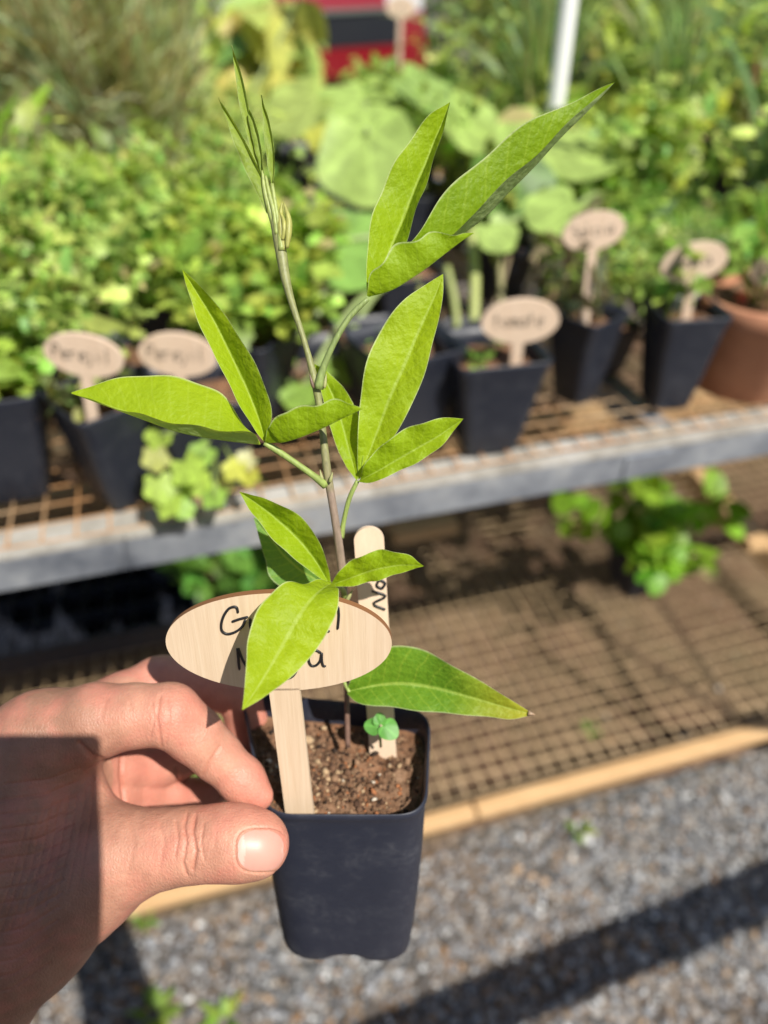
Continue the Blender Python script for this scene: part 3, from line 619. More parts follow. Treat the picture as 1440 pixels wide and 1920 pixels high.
# yellow green big leaved plant at the top centre
g = np.random.default_rng(41); n = 95; xs = g.uniform(380, 565, n); ys = g.uniform(-20, 190, n); ds = g.uniform(1.45, 1.7, n)
base = np.array([P(a, b, c) for a, b, c in zip(xs, ys, ds)]); org = B(-.10, 1.02, 0)
e = square_pot('yellow_plant', (org[0], org[1], .0), .2, .24, .17, .25, seed=9); tag(e, 'tall plant with large yellow green leaves at top centre', 'plant')
st = MB()
for b in base[::3]: st.tube(cr([(0, 0, .2), ((b-org)*np.array([.3, .3, .7])), b-org], 8), .004, 5, True, (.25, .30, .1))
rz = Matrix.Rotation(-.2, 3, 'Z'); lv = leaves((base-org), g.normal(0, .5, (n, 3))+np.array([0, -.5, -.5]), g.normal(0, .4, (n, 3))+np.array([0, -.4, .9]), g.uniform(.08, .14, n), g.uniform(.05, .09, n), cols(n, (.46, .50, .12), .2, g), 'ovate', .3)
e.rotation_euler = (0, 0, 0); _ls(e, lv); st.build('stems', M_STEM, e)
# bright upright leaf at right and long strappy leaves at left edge
def single(name, items, foot, label, c, mat_=M_LEAF, wid=.4):
    e = empty(name, foot); tag(e, label, 'plant'); org = np.array(foot); st = MB()
    b = np.array([P(*i[0]) for i in items]); t = np.array([P(*i[1]) for i in items]); L = np.linalg.norm(t-b, axis=1)
    _ls(e, leaves(b-org, t-b, np.array([(.1, -.7, .6)]*len(b))+rng.normal(0, .2, (len(b), 3)), L, np.array([i[2] for i in items])*L, cols(len(b), c, .12), 'lance' if wid < .5 else 'ovate', .05))
    for q in b: st.tube(cr([np.zeros(3), (q-org)*np.array([.6, .6, .5]), q-org], 8), .002, 5, True, (.2, .28, .07))
    st.build('stem', M_STEM, e); return e
single('leafy_plant', [((1262, 390, .98), (1255, 262, .98), .42), ((1222, 330, 1.0), (1190, 200, 1.0), .3), ((1300, 250, 1.05), (1370, 160, 1.05), .4), ((1190, 130, 1.2), (1130, 20, 1.2), .35), ((1255, 120, 1.2), (1200, -20, 1.2), .3)], B(.50, .50, ZS+.09), 'plant with one bright upright yellow leaf at right', (.34, .44, .04))
single('strappy_plant', [((20, 260, .95), (95, 150, .95), .22), ((0, 480, .85), (60, 300, .85), .25), ((-30, 300, .9), (30, 170, .9), .22), ((30, 460, .85), (140, 400, .85), .28), ((60, 320, .95), (130, 270, .95), .3)], B(-.58, .36, ZS+.09), 'plant with long bright leaves at the left edge', (.22, .40, .03))
single('grassy_plant', [((1180, 560, .85), (1440, 395, .88), .045), ((1000, 560, .85), (1190, 400, .9), .045), ((1120, 480, .9), (1460, 470, .88), .04), ((1200, 600, .85), (1400, 640, .80), .04), ((1080, 520, .86), (1330, 330, .95), .04), ((1190, 520, .86), (1480, 560, .84), .05)], B(.42, .27, ZS+.09), 'strappy plant with long blades crossing behind the right tags', (.10, .20, .08))
# wooden tray of bare soil in the gap of the bench
tr = empty('soil_tray', B(.07, .385, ZS+.004), TH); tag(tr, 'shallow tray of bare brown soil in the gap behind the stem', 'tray')
mb = MB(); loft(mb, [rsq(.10, .004, 0), rsq(.105, .004, .03), rsq(.100, .004, .03), rsq(.099, .004, .02)]); o = mb.build('tray', M_POTB, tr)
soil_disc('soil', rsq(.0995, .004, 0), .027, tr, .003, 5, M_DIRT); tr.scale = (1.15, 1.15, 1.1)
mb = MB(); sp_ = empty('leggy_plant', B(.19, .30, ZS+.004)); tag(sp_, 'leggy plant with bare upright green stems behind the greyish front pot', 'plant'); oo = np.array(sp_.location)
for x0, y0, x1, y1, w_, c_ in ((889, 600, 884, 430, 20, (.34, .38, .12)), (858, 625, 838, 500, 14, (.30, .34, .12)), (940, 560, 925, 430, 12, (.24, .22, .10)), (800, 600, 780, 520, 14, (.30, .32, .10)), (990, 540, 1010, 430, 9, (.22, .16, .10)), (915, 600, 955, 480, 8, (.20, .15, .09))):
    mb.tube(cr([P(x0, y0+30, .86)-oo, P(x0, y0, .86)-oo, P((x0+x1)/2+4, (y0+y1)/2, .87)-oo, P(x1, y1, .88)-oo], 10), w_/2*.86/F, 8, True, c_)
mb.build('stems', M_STEM, sp_)
for (x0, y0, x1, y1, w_, lab) in ((1290, 140, 1303, -20, 13, 'thin brown stake standing among the plants at upper right'), (1400, 175, 1425, 90, 12, 'short brown stake near the right edge among the plants')):
    q = P(x0, y0, 1.15); e = empty('garden_stake', q); mb = MB(); mb.tube([P(x0-6, y0+90, 1.16)-q, P(x1, y1, 1.12)-q], w_/2*1.15/F, 6); mb.build('stake', M_BURN, e); tag(e, lab, 'garden stake')
# white labels and white plastic things between pots
for (x, y, d, hw, hh, lab) in ((600, 393, 1.12, .028, .012, 'white plastic label lying below the big squash leaf'), (512, 400, 1.12, .018, .010, 'small white label left of the larger one'), (148, 446, .95, .016, .012, 'white label among the curly herbs at left')):
    o = MB().box((0, 0, 0), RT, np.array([0, .6, .8]), np.array([0, -.8, .6]), hw, hh, .0015).build('plant_label', M_WHITE, None, False); o.location = P(x, y, d); tag(o, lab, 'label', 'white labels between the pots')
for (x, y, u_, lab) in ((585, 330, .0, 'large dark nursery pot in shade beside the big squash leaf'), (480, 300, 0, 'dark nursery pot behind the young shoot')):
    q = P(x, y+40, 1.22); t = square_pot('plant_pot', (q[0], q[1], ZS+.004), .4, .12, .09, .13, matl=M_POTB, seed=4); tag(t, lab, 'plant pot')
# white pole
pb = G(1044, 250, ZS-.05)*1.0; pb = P(1050, 120, 1.02); mb = MB(); dpx = 34*1.02/F
mb.tube([(pb[0]+.005*t_, pb[1], ZS+.006+(1.9-ZS)*t_) for t_ in (0, .01, .1, .3, .5, .7, .9, .99, 1)], dpx/2, 20); o = mb.build('white_pole', M_WHITE, None); tag(o, 'white plastic pole rising behind the bench', 'pole')
# ---- beyond the bench: second bench with bigger plants, shrubs, dry stalks, red car
b2 = empty('plant_bench', B(0, 1.75, 0)); tag(b2, 'far timber bench carrying larger plants behind the first', 'plant bench'); o2 = B(0, 1.75, 0)
MB().box(*bar(-2.2, 2.6, 1.75, 2.55, .46, .50)).build('bench_top', M_BEAM, b2, False, o2)
for a in (-2.1, 0, 2.5): MB().box(*bar(a, a+.05, 1.78, 1.83, 0.004, .458)).build('leg', M_BEAM, b2, False, o2)
row('near row of far bench', 1.86, -1.25, ['dry', 'dry', 'fennel', 'fennel', 'fennel', 'fuzz', None, None, None, 'fuzz', 'fuzz', 'tallherb', 'tallherb2'], .24, .50, .03, 1.75)
row('far row of far bench', 2.3, -1.45, ['dry', 'fuzz', 'fennel', 'fennel', 'tallherb2', 'fuzz', None, None, None, 'fuzz', 'tallherb2', 'tallherb', 'tallherb2'], .28, .50, .04, 1.9)
row('planting between the benches', 1.32, -1.0, ['dry', 'dry', 'fennel', 'fennel', 'fuzz', None, None, None, None, 'tallherb2', 'tallherb', 'tallherb2', 'tallherb'], .19, .25, .03, 1.6)
def shrub(x, y, h, r, c, lab, seed, n=1500, size=.06):
    e = empty('shrub', (x, y, 0)); fo = bushy(e, h, r, size, n, c, 'ovate', seed, .55, 40, .15); tag(e, lab, 'shrub', 'shrubs beyond the benches'); return e
shrub(-2.6, 4.4, 1.3, .8, (.12, .16, .05), 'olive shrub at the far left beyond the benches', 50)
shrub(-1.3, 4.8, 1.2, .8, (.17, .24, .08), 'pale green shrub left of the red car', 51)
shrub(1.7, 4.2, 1.2, .8, (.14, .22, .05), 'green shrub right of the red car', 52)
shrub(3.1, 4.4, 1.4, .9, (.12, .24, .04), 'green shrub at the far right beyond the benches', 53)
shrub(.85, 5.0, .9, .45, (.14, .20, .06), 'low green shrub close to the red car bumper', 54, 700)
shrub(4.6, 5.5, 1.5, 1.1, (.10, .18, .04), 'dark green shrub past the far right end', 55)
shrub(-4.2, 5.8, 1.5, 1.1, (.10, .15, .05), 'dark shrub past the far left end', 56)
# far hedge
g = np.random.default_rng(60); n = 9000; b = np.stack([g.uniform(-9, 9, n), 9.5+g.uniform(0, 1.2, n), 1.9*g.random(n)**.8], 1)
lv = leaves(b, g.normal(size=(n, 3)), g.normal(size=(n, 3)), g.uniform(.10, .2, n), g.uniform(.06, .12, n), cols(n, (.09, .16, .035), .35, g), 'ovate', .2); o = _ls(None, lv, 'hedge'); tag(o, 'dense green hedge behind the parked car', 'hedge', kind='stuff')
# red car (front three-quarter, seen as red, black grille, red bumper through the leaves)
M_RED = mat('red_paint', (.20, .006, .012), .28); M_RED.node_tree.nodes['Principled BSDF'].inputs['Coat Weight'].default_value = .6
M_GLASS = mat('dark_glass', (.02, .022, .028), .15); M_TYRE = mat('tyre', (.02, .02, .02), .8); M_CHROME = mat('chrome', (.6, .62, .65), .25, .9); M_LAMP = mat('lamp_glass', (.6, .6, .62), .2)
car = empty('parked_car', (-.40, 5.5, 0), math.radians(30)); tag(car, 'red car parked beyond the benches with its dark grille showing', 'car')
def sec(y, w_, z0, z1, ztop=None, wt=None):   # half-section ring: bottom, side, shoulder, top
    pts = [(-w_, z0), (-w_*1.02, (z0+z1)/2), (-w_*.96, z1)]
    if ztop: pts += [(-wt, ztop*.97), (-wt*.8, ztop)]
    else: pts += [(-w_*.75, z1+.03), (-w_*.4, z1+.045)]
    pts += [(-a, b) for a, b in pts[::-1]]; return [(a, y, b) for a, b in pts]
mb = MB(); L = [sec(0, .70, .28, .60), sec(.04, .80, .22, .74), sec(.3, .86, .2, .83), sec(1.1, .88, .2, .93), sec(1.3, .88, .2, .95), sec(1.9, .88, .2, .95, 1.42, .62), sec(3.0, .88, .2, .97, 1.46, .62), sec(3.7, .87, .2, .98, 1.1, .7), sec(4.2, .82, .25, .9), sec(4.3, .7, .35, .7)]
n_ = len(L[0]); vv = [p for l in L for p in l]; ff_ = [(i*n_+k, i*n_+(k+1) % n_, (i+1)*n_+(k+1) % n_, (i+1)*n_+k) for i in range(len(L)-1) for k in range(n_)]+[tuple(range(n_))[::-1], tuple((len(L)-1)*n_+k for k in range(n_))]
mb.add(vv, ff_); o = mb.build('body', M_RED, car); bv = o.modifiers.new('b', 'BEVEL'); bv.width = .02; bv.segments = 2
MB().box((0, -.005, .565), (1, 0, 0), (0, 1, 0), (0, 0, 1), .58, .02, .085).build('grille', M_GLASS, car, False)
MB().box((0, -.018, .665), (1, 0, 0), (0, 1, 0), (0, 0, 1), .60, .02, .012).build('grille_trim', M_CHROME, car, False)
MB().box((0, -.04, .40), (1, 0, 0), (0, 1, 0), (0, 0, 1), .74, .05, .075).build('bumper', M_RED, car, False)
for s in (-1, 1):
    MB().box((s*.62, .035, .70), (1, 0, 0), (0, 1, 0), (0, 0, 1), .13, .02, .055).build('headlight', M_LAMP, car, False)
    for y in (.75, 3.45):
        k = MB(); k.tube([(s*.80, y, .31), (s*.89, y, .31)], .31, 28); o = k.build('wheel', M_TYRE, car, False); k = MB(); k.tube([(s*.885, y, .31), (s*.897, y, .31)], .19, 20); k.build('rim', M_CHROME, o, False)
MB().add([(-.62, 1.36, .99), (.62, 1.36, .99), (.56, 1.88, 1.41), (-.56, 1.88, 1.41)], [(0, 1, 2, 3)]).build('windscreen', M_GLASS, car, False)
for s in (-1, 1): MB().add([(s*.875, 1.5, .98), (s*.875, 3.3, 1.0), (s*.66, 3.0, 1.40), (s*.66, 1.95, 1.38)], [(0, 1, 2, 3)]).build('side_window', M_GLASS, car, False)
far_tag(752, 14, 56, 748, 120, .5, 'round wooden tag standing in front of the red car', 'm', 0, d=1.75)
# ---- plants on the lower shelf
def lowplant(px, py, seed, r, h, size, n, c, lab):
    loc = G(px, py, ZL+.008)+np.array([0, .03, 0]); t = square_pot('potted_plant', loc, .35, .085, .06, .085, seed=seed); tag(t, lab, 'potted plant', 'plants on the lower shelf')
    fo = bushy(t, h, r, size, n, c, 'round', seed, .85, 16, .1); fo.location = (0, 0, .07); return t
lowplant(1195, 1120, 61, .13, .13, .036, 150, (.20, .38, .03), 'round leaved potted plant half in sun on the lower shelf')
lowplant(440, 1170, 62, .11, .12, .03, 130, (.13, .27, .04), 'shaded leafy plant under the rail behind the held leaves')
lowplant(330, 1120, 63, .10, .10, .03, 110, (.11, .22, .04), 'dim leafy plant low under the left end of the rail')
for i, (x, y, s_) in enumerate(((1110, 1370, .02), (440, 1350, .035), (360, 1480, .035), (1085, 1560, .022), (290, 1905, .03), (420, 1920, .03), (270, 1720, .02))):
    zz = .004 if y < 1540 else .002; q = G(x, y, zz); e = empty('weed', q); g = np.random.default_rng(90+i); n = 14; ph = g.uniform(0, 6.28, n)
    d = np.stack([np.cos(ph), np.sin(ph), g.uniform(.2, 1.2, n)], 1); _ls(e, leaves(d*s_*.2, d, np.array([[0, 0, 1.0]]*n)+g.normal(0, .3, (n, 3)), s_*g.uniform(.5, 1.1, n), s_*g.uniform(.25, .45, n), cols(n, (.20, .32, .05), .2, g), 'ovate', .3))
    tag(e, ['small weed sprouting under the lower shelf mesh at right', 'green weed showing between index finger and pot', 'green weed showing through the gap above the thumb', 'small yellowish weed in the gravel beyond the pot', 'weed in the gravel at the bottom left', 'weed in the gravel right of the bottom left one', 'tiny weed in the gravel under the thumb'][i], 'weed', 'weeds in the ground')
for (cx_, cy_, a_h, b_h, lab) in ((300, 1120, .26, .12, 'wide black tray added to deepen the shade under the left of the bench'),):
    q = G(cx_, cy_, ZL+.008); e = empty('added_shade_tray', q, TH); tag(e, lab, 'tray'); mb = MB()  # black tray added to stand in for the deep shade under the shelf
    rr4 = lambda a, b, z: [(-a, -b, z), (a, -b, z), (a, b, z), (-a, b, z)]
    loft(mb, [rr4(a_h*.94, b_h*.92, 0), rr4(a_h, b_h, .05), rr4(a_h+.006, b_h+.006, .05), rr4(a_h+.006, b_h+.006, .053), rr4(a_h-.003, b_h-.003, .053), rr4(a_h*.94-.003, b_h*.92-.003, .004)]); mb.add(rr4(a_h*.94-.003, b_h*.92-.003, .004), [(0, 1, 2, 3)])
    nx_ = max(2, int(a_h/.035))
    for i in range(1, nx_*2): mb.box((-a_h+i*a_h/nx_, 0, .028), (1, 0, 0), (0, 1, 0), (0, 0, 1), .001, b_h*.95, .023)
    for i in range(1, 4): mb.box((0, -b_h+i*b_h/2, .0275), (1, 0, 0), (0, 1, 0), (0, 0, 1), a_h*.95, .0009, .0222)
    mb.build('tray', M_POTB, e, False)
a = G(1308, 884, ZL+.014); b = G(1424, 1026, ZL+.014); dd = (b-a)/np.linalg.norm(b-a)
o = MB().box((0, 0, 0), dd, np.cross(Z, dd), Z, np.linalg.norm(b-a)/2, .019, .009).build('wooden_batten', M_BEAM, None, False); o.location = (a+b)/2; tag(o, 'short sunlit timber batten lying across the lower mesh at the far right', 'wood')
# ---- rail of the rack behind the photographer: casts the long shadow across the gravel
s0 = G(760, 1945, 0); s1 = G(1500, 1640, 0); t = .92/SUN[2]; a, b = s0+SUN*t, s1+SUN*t; dr = (b-a)/np.linalg.norm(b-a)
rk = empty('side_rail', (a+b)/2*np.array([1, 1, 0])); tag(rk, 'wooden rail on posts behind the photographer throwing the long gravel shadow', 'rail'); ro = np.array(rk.location)
pr_ = np.cross(dr, Z); MB().box((a+b)/2-ro+dr*.45, dr, pr_, Z, 1.1-.27, .022, .02).build('rail', M_BEAM, rk, False)
for s in (1.2,): MB().box((a+b)/2-ro+dr*s-Z*.47, dr, pr_, Z, .02, .018, .448).build('post', M_BEAM, rk, False)
# ================================================================== the held seedling
hero = empty('potted_seedling', P(650, 1560, .29)); tag(hero, 'young three leaflet seedling in a small black pot held up close', 'potted seedling'); HO = np.array(hero.location)
def PP(x, y, d): return P(x, y, d)-HO
# pot: rim and foot corners seen in the photograph, front-left, front-right, back-right, back-left
rimc = [PP(497, 1526, .264), PP(797, 1527, .263), PP(806, 1332, .302), PP(452, 1296, .305)]
footc = [PP(528, 1800, .312), PP(772, 1806, .310), PP(765, 1690, .345), PP(535, 1680, .345)]
def quadloop(c, rad, n=7):
    c = [np.array(q) for q in c]; out = []
    for i in range(4):
        a, b, d = c[i-1], c[i], c[(i+1) % 4]; p0 = b+(a-b)/np.linalg.norm(a-b)*rad; p1 = b+(d-b)/np.linalg.norm(d-b)*rad
        for k in range(n): t = k/(n-1); out.append((1-t)**2*p0+2*t*(1-t)*b+t*t*p1)
        q0 = p1; e = c[(i+2) % 4]; q1 = d+(b-d)/np.linalg.norm(b-d)*rad
        for k in range(1, 6): out.append(q0+(q1-q0)*k/6)
    return np.array(out)
rl, fl = quadloop(rimc, .010), quadloop(footc, .013)
cenr, cenf = rl.mean(0), fl.mean(0); axis = (cenf-cenr)/np.linalg.norm(cenf-cenr)
npt = len(rl)
def inset(l, d, c): v = l-c; return l-v/np.linalg.norm(v, axis=1)[:, None]*d
def lev(s): # slight belly and dents
    l = rl*(1-s)+fl*s; c = l.mean(0); k = np.arange(npt); return l+(l-c)*(.025*math.sin(s*math.pi)-.02*np.sin(k*4*math.pi*2/npt+.6)*0)[..., None] if False else l+(l-c)*(.03*math.sin(s*math.pi))
outs = [lev(s) for s in (0, .015, .03, .05, .2, .4, .6, .8, .9, .955)]
outs[0] = inset(outs[0], -.0004, cenr); outs[1] = inset(outs[1], -.0009, cenr); outs[2] = inset(outs[2], -.0006, cenr)
foot = lev(1.0); kk = np.arange(npt) % (npt//4); scal = np.where((kk >= 8) & (kk <= 10), -.0036, .0014)
foot = inset(foot+axis*scal[:, None], .0008, cenf); under = inset(foot-axis*.0005, .004, cenf)
inn = [inset(outs[0], .0006, cenr), inset(outs[1], .0016, cenr)]+[inset(lev(s), .0012, cenr) for s in (.05, .12, .22, .32)]
loops = [under, foot]+outs[::-1]+inn
mb = MB(); loft(mb, [[tuple(p) for p in l] for l in loops]); mb.add([tuple(p) for p in under], [tuple(range(npt))[::-1]])
po = mb.build('pot', M_POT, hero)
sub = po.modifiers.new('s', 'SUBSURF'); sub.levels = 1; sub.render_levels = 2
# soil with lumps
sl_ = inset(lev(.10), .0014, cenr); sc_ = sl_.mean(0); nrm = -axis; g = np.random.default_rng(3)
from mathutils import noise as mnoise
R_ = 34; vs, fs = [sc_], []
loopd = cr(np.vstack([sl_, sl_[:1]]), 141)[:-1]; n4 = len(loopd)
for i in range(1, R_+1):
    for p in loopd: vs.append(sc_+(p-sc_)*i/R_)
vs = np.array(vs)
for i in range(len(vs)):
    q = Vector(vs[i]*150); e = 1 if i < len(vs)-n4 else 0.0
    vs[i] = vs[i]+nrm*e*(mnoise.noise(q)*.0028+mnoise.noise(q*2.7)*.0016+mnoise.noise(q*6.5)*.0008 - .001)
fs = [(0, 1+k, 1+(k+1) % n4) for k in range(n4)]+[(1+i*n4+k, 1+(i+1)*n4+k, 1+(i+1)*n4+(k+1) % n4, 1+i*n4+(k+1) % n4) for i in range(R_-1) for k in range(n4)]
so_ = link_mesh('soil', vs, fs, M_SOIL, hero)
n = 2600; ii = g.integers(1, len(vs)-n4, n); sz = g.lognormal(math.log(.00045), .5, n); sz[:9] = g.uniform(.0015, .0026, 9)
cc = np.array([(.07, .035, .02), (.13, .07, .04), (.22, .13, .075), (.30, .12, .05), (.38, .26, .15), (.55, .48, .38), (.03, .018, .012)])[g.choice(7, n, p=[.22, .28, .2, .1, .09, .012, .098])]
o = blobs('soil_crumbs', vs[ii]+nrm*sz[:, None]*.3, sz, cc, M_CHUNK, so_, .85); o['kind'] = 'stuff'
soil_at = lambda x, y: None
# ---- stem
SP = [(652, 1400, .288), (650, 1290, .281), (648, 1180, .268), (646, 1120, .260), (638, 1040, .252), (626, 960, .245), (613, 880, .240), (603, 790, .237), (592, 722, .235), (572, 645, .233), (548, 570, .231), (535, 520, .230), (524, 455, .2295), (512, 400, .229)]
sw = [5, 5, 5.5, 7, 8, 7.5, 8, 6.5, 7.5, 5.5, 6.5, 9, 11, 8]
path = cr([np.r_[PP(*a), b*a[2]/F] for a, b in zip(SP, sw)], 90); mb = MB()
mb.tube(path[:, :3], path[:, 3], 12)
tt = np.repeat(np.linspace(0, 1, 90), 12)[:, None]; ca_, cb_, cg_ = np.array((.17, .10, .075)), np.array((.27, .20, .15)), np.array((.22, .23, .085))
mb.c = [np.where(tt < .25, ca_, np.where(tt < .56, cb_, ca_*0+cg_*np.clip((tt-.56)/.2+.5, 0, 1)+cb_*np.clip(.5-(tt-.56)/.2, 0, 1)))]
stm = mb.build('stem', M_STEM, hero)
def petiole(pts, w, c=(.25, .32, .08)):
    p = cr([np.r_[PP(*a), b*a[2]/F/2] for a, b in zip(pts, w)], 24); m = MB(); m.tube(p[:, :3], p[:, 3], 10, True, c); return m.build('petiole', M_STEM, hero)
petiole([(597, 728, .234), (606, 690, .232), (628, 640, .230), (655, 595, .229), (690, 560, .228)], [20, 13, 11, 11, 9], (.20, .26, .08))
petiole([(610, 910, .241), (585, 890, .238), (545, 862, .235), (515, 842, .233), (495, 831, .232)], [16, 13, 12, 13, 9])
petiole([(640, 1008, .250), (645, 975, .248), (655, 935, .245), (670, 902, .243)], [11, 9, 9, 8])
petiole([(648, 1122, .259), (642, 1105, .255), (630, 1098, .250), (620, 1095, .247)], [12, 10, 9, 9])
petiole([(650, 1200, .270), (648, 1240, .268), (645, 1275, .266), (655, 1298, .264)], [9, 8, 7, 7])
# stipules and bumps at the nodes
def nub(x, y, d, x2, y2, w, c=(.30, .30, .12)):
    a, b = PP(x, y, d), PP(x2, y2, d-.001); m = MB(); t = np.linspace(0, 1, 8)[:, None]; m.tube(a*(1-t)+b*t, (np.array([.6, .9, 1, .95, .8, .55, .3, .05])*w*d/F/2), 8, True, c); return m.build('stipule', M_STEM, hero)
for a in ((588, 728, .233, 580, 700, 7, (.14, .09, .06)), (608, 728, .233, 612, 700, 7), (604, 905, .240, 600, 880, 8), (618, 905, .239, 624, 885, 7), (636, 1008, .249, 630, 988, 7), (648, 1130, .257, 662, 1105, 8)): nub(*a)
# ---- leaves: left margin, midrib, right margin as (x, y, depth)
def leaf(Lm, Md, Rm, c, n=44, bulge=.05, name='leaflet', wav=.0009, seed=0, tip=None):
    L_, M_, R__ = [cr([PP(*p) for p in q], n) for q in (Lm, Md, Rm)]; g = np.random.default_rng(seed)
    V, UV, C = [], [], []; k = 7; m = 2*k+1
    for i in range(n):
        w1 = np.linalg.norm(L_[i]-M_[i]); w2 = np.linalg.norm(R__[i]-M_[i]); t = M_[min(i+1, n-1)]-M_[max(i-1, 0)]
        nn = np.cross(t, L_[i]-R__[i]); ln = np.linalg.norm(nn); nn = nn/ln if ln > 1e-12 else np.array([0, -1.0, 0])
        if np.dot(nn, FW) > 0: nn = -nn
        for j in range(m):
            s = (j-k)/k; e, w_ = (L_[i], w1) if s < 0 else (R__[i], w2); a = abs(s)
            p = M_[i]*(1-a)+e*a + nn*(bulge*w_*4*a*(1-a)) + nn*wav*.75*(math.sin(i*.55+seed*1.7+(2 if s < 0 else 0))+.7*math.sin(i*.23*(2 if s < 0 else 1.4)+seed))*a*a*min(1, w_/.004)
            V.append(p); UV.append(((s+1)/2, i/(n-1)))
            cc = np.array(c, float)
            if tip is not None: q = max(0, min(1, (i/(n-1)-tip[0])/(1-tip[0]))); cc = cc*(1-q)+np.array(tip[1])*q
            C.append(cc)
    f = [(i*m+j, i*m+j+1, (i+1)*m+j+1, (i+1)*m+j) for i in range(n-1) for j in range(m-1)]
    Va = np.array(V); q = Va[[a for a, *_ in f]]; fa_ = np.array(f); nm = np.cross(Va[fa_[:, 1]]-Va[fa_[:, 0]], Va[fa_[:, 3]]-Va[fa_[:, 0]]).sum(0)
    if np.dot(nm, FW) > 0: f = [t[::-1] for t in f]
    o = link_mesh(name, Va, f, M_HERO, hero, True, np.array(C), np.array(UV))
    s_ = o.modifiers.new('sub', 'SUBSURF'); s_.levels = 1; s_.render_levels = 1; return o
LC = (.285, .43, .008); LD = (.20, .33, .008); LP = (.33, .47, .010)
# A long leaf, top right: broad far half, folded-up near half seen from below
leaf([(690, 557, .229), (730, 500, .231), (782, 440, .232), (825, 372, .233), (880, 318, .234), (950, 258, .235), (1030, 208, .236), (1100, 178, .237), (1153, 154, .238)],
     [(690, 557, .230), (760, 500, .237), (840, 458, .239), (905, 415, .240), (950, 368, .241), (1000, 318, .241), (1050, 262, .240), (1105, 207, .239), (1153, 154, .238)],
     [(690, 557, .229), (750, 490, .230), (835, 450, .229), (880, 407, .229), (930, 360, .230), (985, 308, .231), (1040, 254, .233), (1098, 200, .236), (1153, 154, .238)], LD, seed=1, bulge=.04)
leaf([(688, 555, .228), (687, 515, .229), (688, 470, .230), (697, 410, .230), (715, 355, .231), (745, 300, .231), (775, 250, .231), (808, 215, .231), (843, 192, .231)],
     [(690, 555, .229), (710, 520, .233), (732, 470, .235), (760, 405, .236), (780, 352, .236), (798, 310, .236), (815, 265, .235), (832, 225, .233), (843, 192, .231)],
     [(692, 555, .228), (728, 515, .227), (757, 465, .227), (778, 405, .227), (795, 355, .227), (810, 308, .228), (824, 268, .229), (836, 228, .230), (844, 192, .231)], LC, seed=2, bulge=.05)
leaf([(688, 556, .227), (694, 520, .224), (715, 488, .222), (745, 462, .221), (775, 447, .220), (810, 439, .220), (845, 437, .220), (870, 437, .221), (889, 437, .222)],
     [(692, 557, .228), (712, 552, .227), (740, 543, .226), (768, 526, .225), (798, 506, .224), (822, 487, .223), (845, 469, .223), (868, 451, .222), (889, 437, .222)],
     [(692, 556, .229), (712, 535, .231), (740, 510, .232), (768, 492, .231), (798, 475, .229), (822, 462, .227), (845, 452, .225), (868, 443, .223), (889, 437, .222)], LC, seed=3, bulge=.10)
# D, E, F
leaf([(672, 900, .243), (670, 860, .242), (672, 800, .240), (676, 740, .238), (690, 670, .236), (722, 605, .235), (758, 562, .235), (795, 535, .235), (830, 514, .235)],
     [(672, 900, .243), (692, 850, .243), (713, 795, .242), (733, 742, .240), (757, 690, .239), (780, 635, .238), (800, 590, .237), (818, 550, .236), (830, 514, .235)],
     [(672, 900, .243), (712, 858, .241), (748, 805, .239), (775, 752, .237), (797, 700, .236), (812, 640, .235), (824, 595, .235), (831, 550, .235), (831, 514, .235)], LP, seed=4)
leaf([(674, 900, .242), (684, 872, .238), (705, 845, .235), (732, 822, .233), (762, 803, .232), (792, 793, .231), (820, 785, .231), (845, 783, .231), (869, 785, .232)],
     [(672, 903, .242), (690, 893, .240), (715, 880, .238), (742, 864, .237), (770, 848, .236), (798, 832, .235), (822, 818, .234), (845, 802, .233), (869, 785, .232)],
     [(670, 903, .242), (692, 906, .239), (718, 897, .237), (748, 884, .236), (778, 870, .235), (808, 851, .234), (830, 834, .233), (850, 810, .233), (869, 785, .232)], LC, seed=5)
leaf([(668, 900, .243), (650, 876, .244), (634, 845, .244), (622, 810, .244), (613, 780, .244), (606, 750, .245), (598, 720, .246), (592, 700, .247), (584, 680, .248)],
     [(668, 900, .243), (662, 872, .245), (653, 840, .246), (645, 808, .247), (637, 780, .247), (628, 752, .248), (616, 725, .248), (602, 700, .248), (584, 680, .248)],
     [(670, 900, .243), (681, 868, .243), (683, 835, .244), (679, 805, .244), (671, 775, .245), (658, 748, .245), (640, 722, .246), (615, 697, .247), (585, 680, .248)], LC, seed=6)
# G, H, I
leaf([(488, 832, .232), (468, 806, .236), (443, 772, .238), (412, 738, .239), (375, 718, .239), (320, 705, .238), (255, 705, .237), (190, 716, .236), (134, 736, .235)],
     [(488, 834, .232), (455, 832, .230), (420, 829, .229), (378, 823, .229), (330, 812, .229), (285, 795, .230), (235, 776, .232), (182, 756, .234), (134, 738, .235)],
     [(488, 834, .231), (474, 818, .224), (440, 805, .222), (395, 801, .222), (340, 796, .224), (285, 784, .226), (235, 769, .229), (182, 753, .232), (134, 738, .235)], LP, seed=7, bulge=.07)
leaf([(496, 829, .232), (478, 808, .232), (460, 778, .232), (440, 742, .232), (420, 702, .232), (396, 655, .232), (374, 608, .232), (355, 556, .232), (342, 506, .232)],
     [(497, 829, .232), (490, 800, .235), (478, 765, .237), (463, 728, .237), (445, 690, .237), (425, 648, .237), (402, 602, .236), (370, 550, .234), (342, 506, .232)],
     [(499, 829, .232), (507, 800, .230), (506, 762, .229), (496, 720, .229), (478, 680, .229), (455, 640, .230), (427, 600, .230), (388, 548, .231), (343, 506, .232)], LP, seed=8)
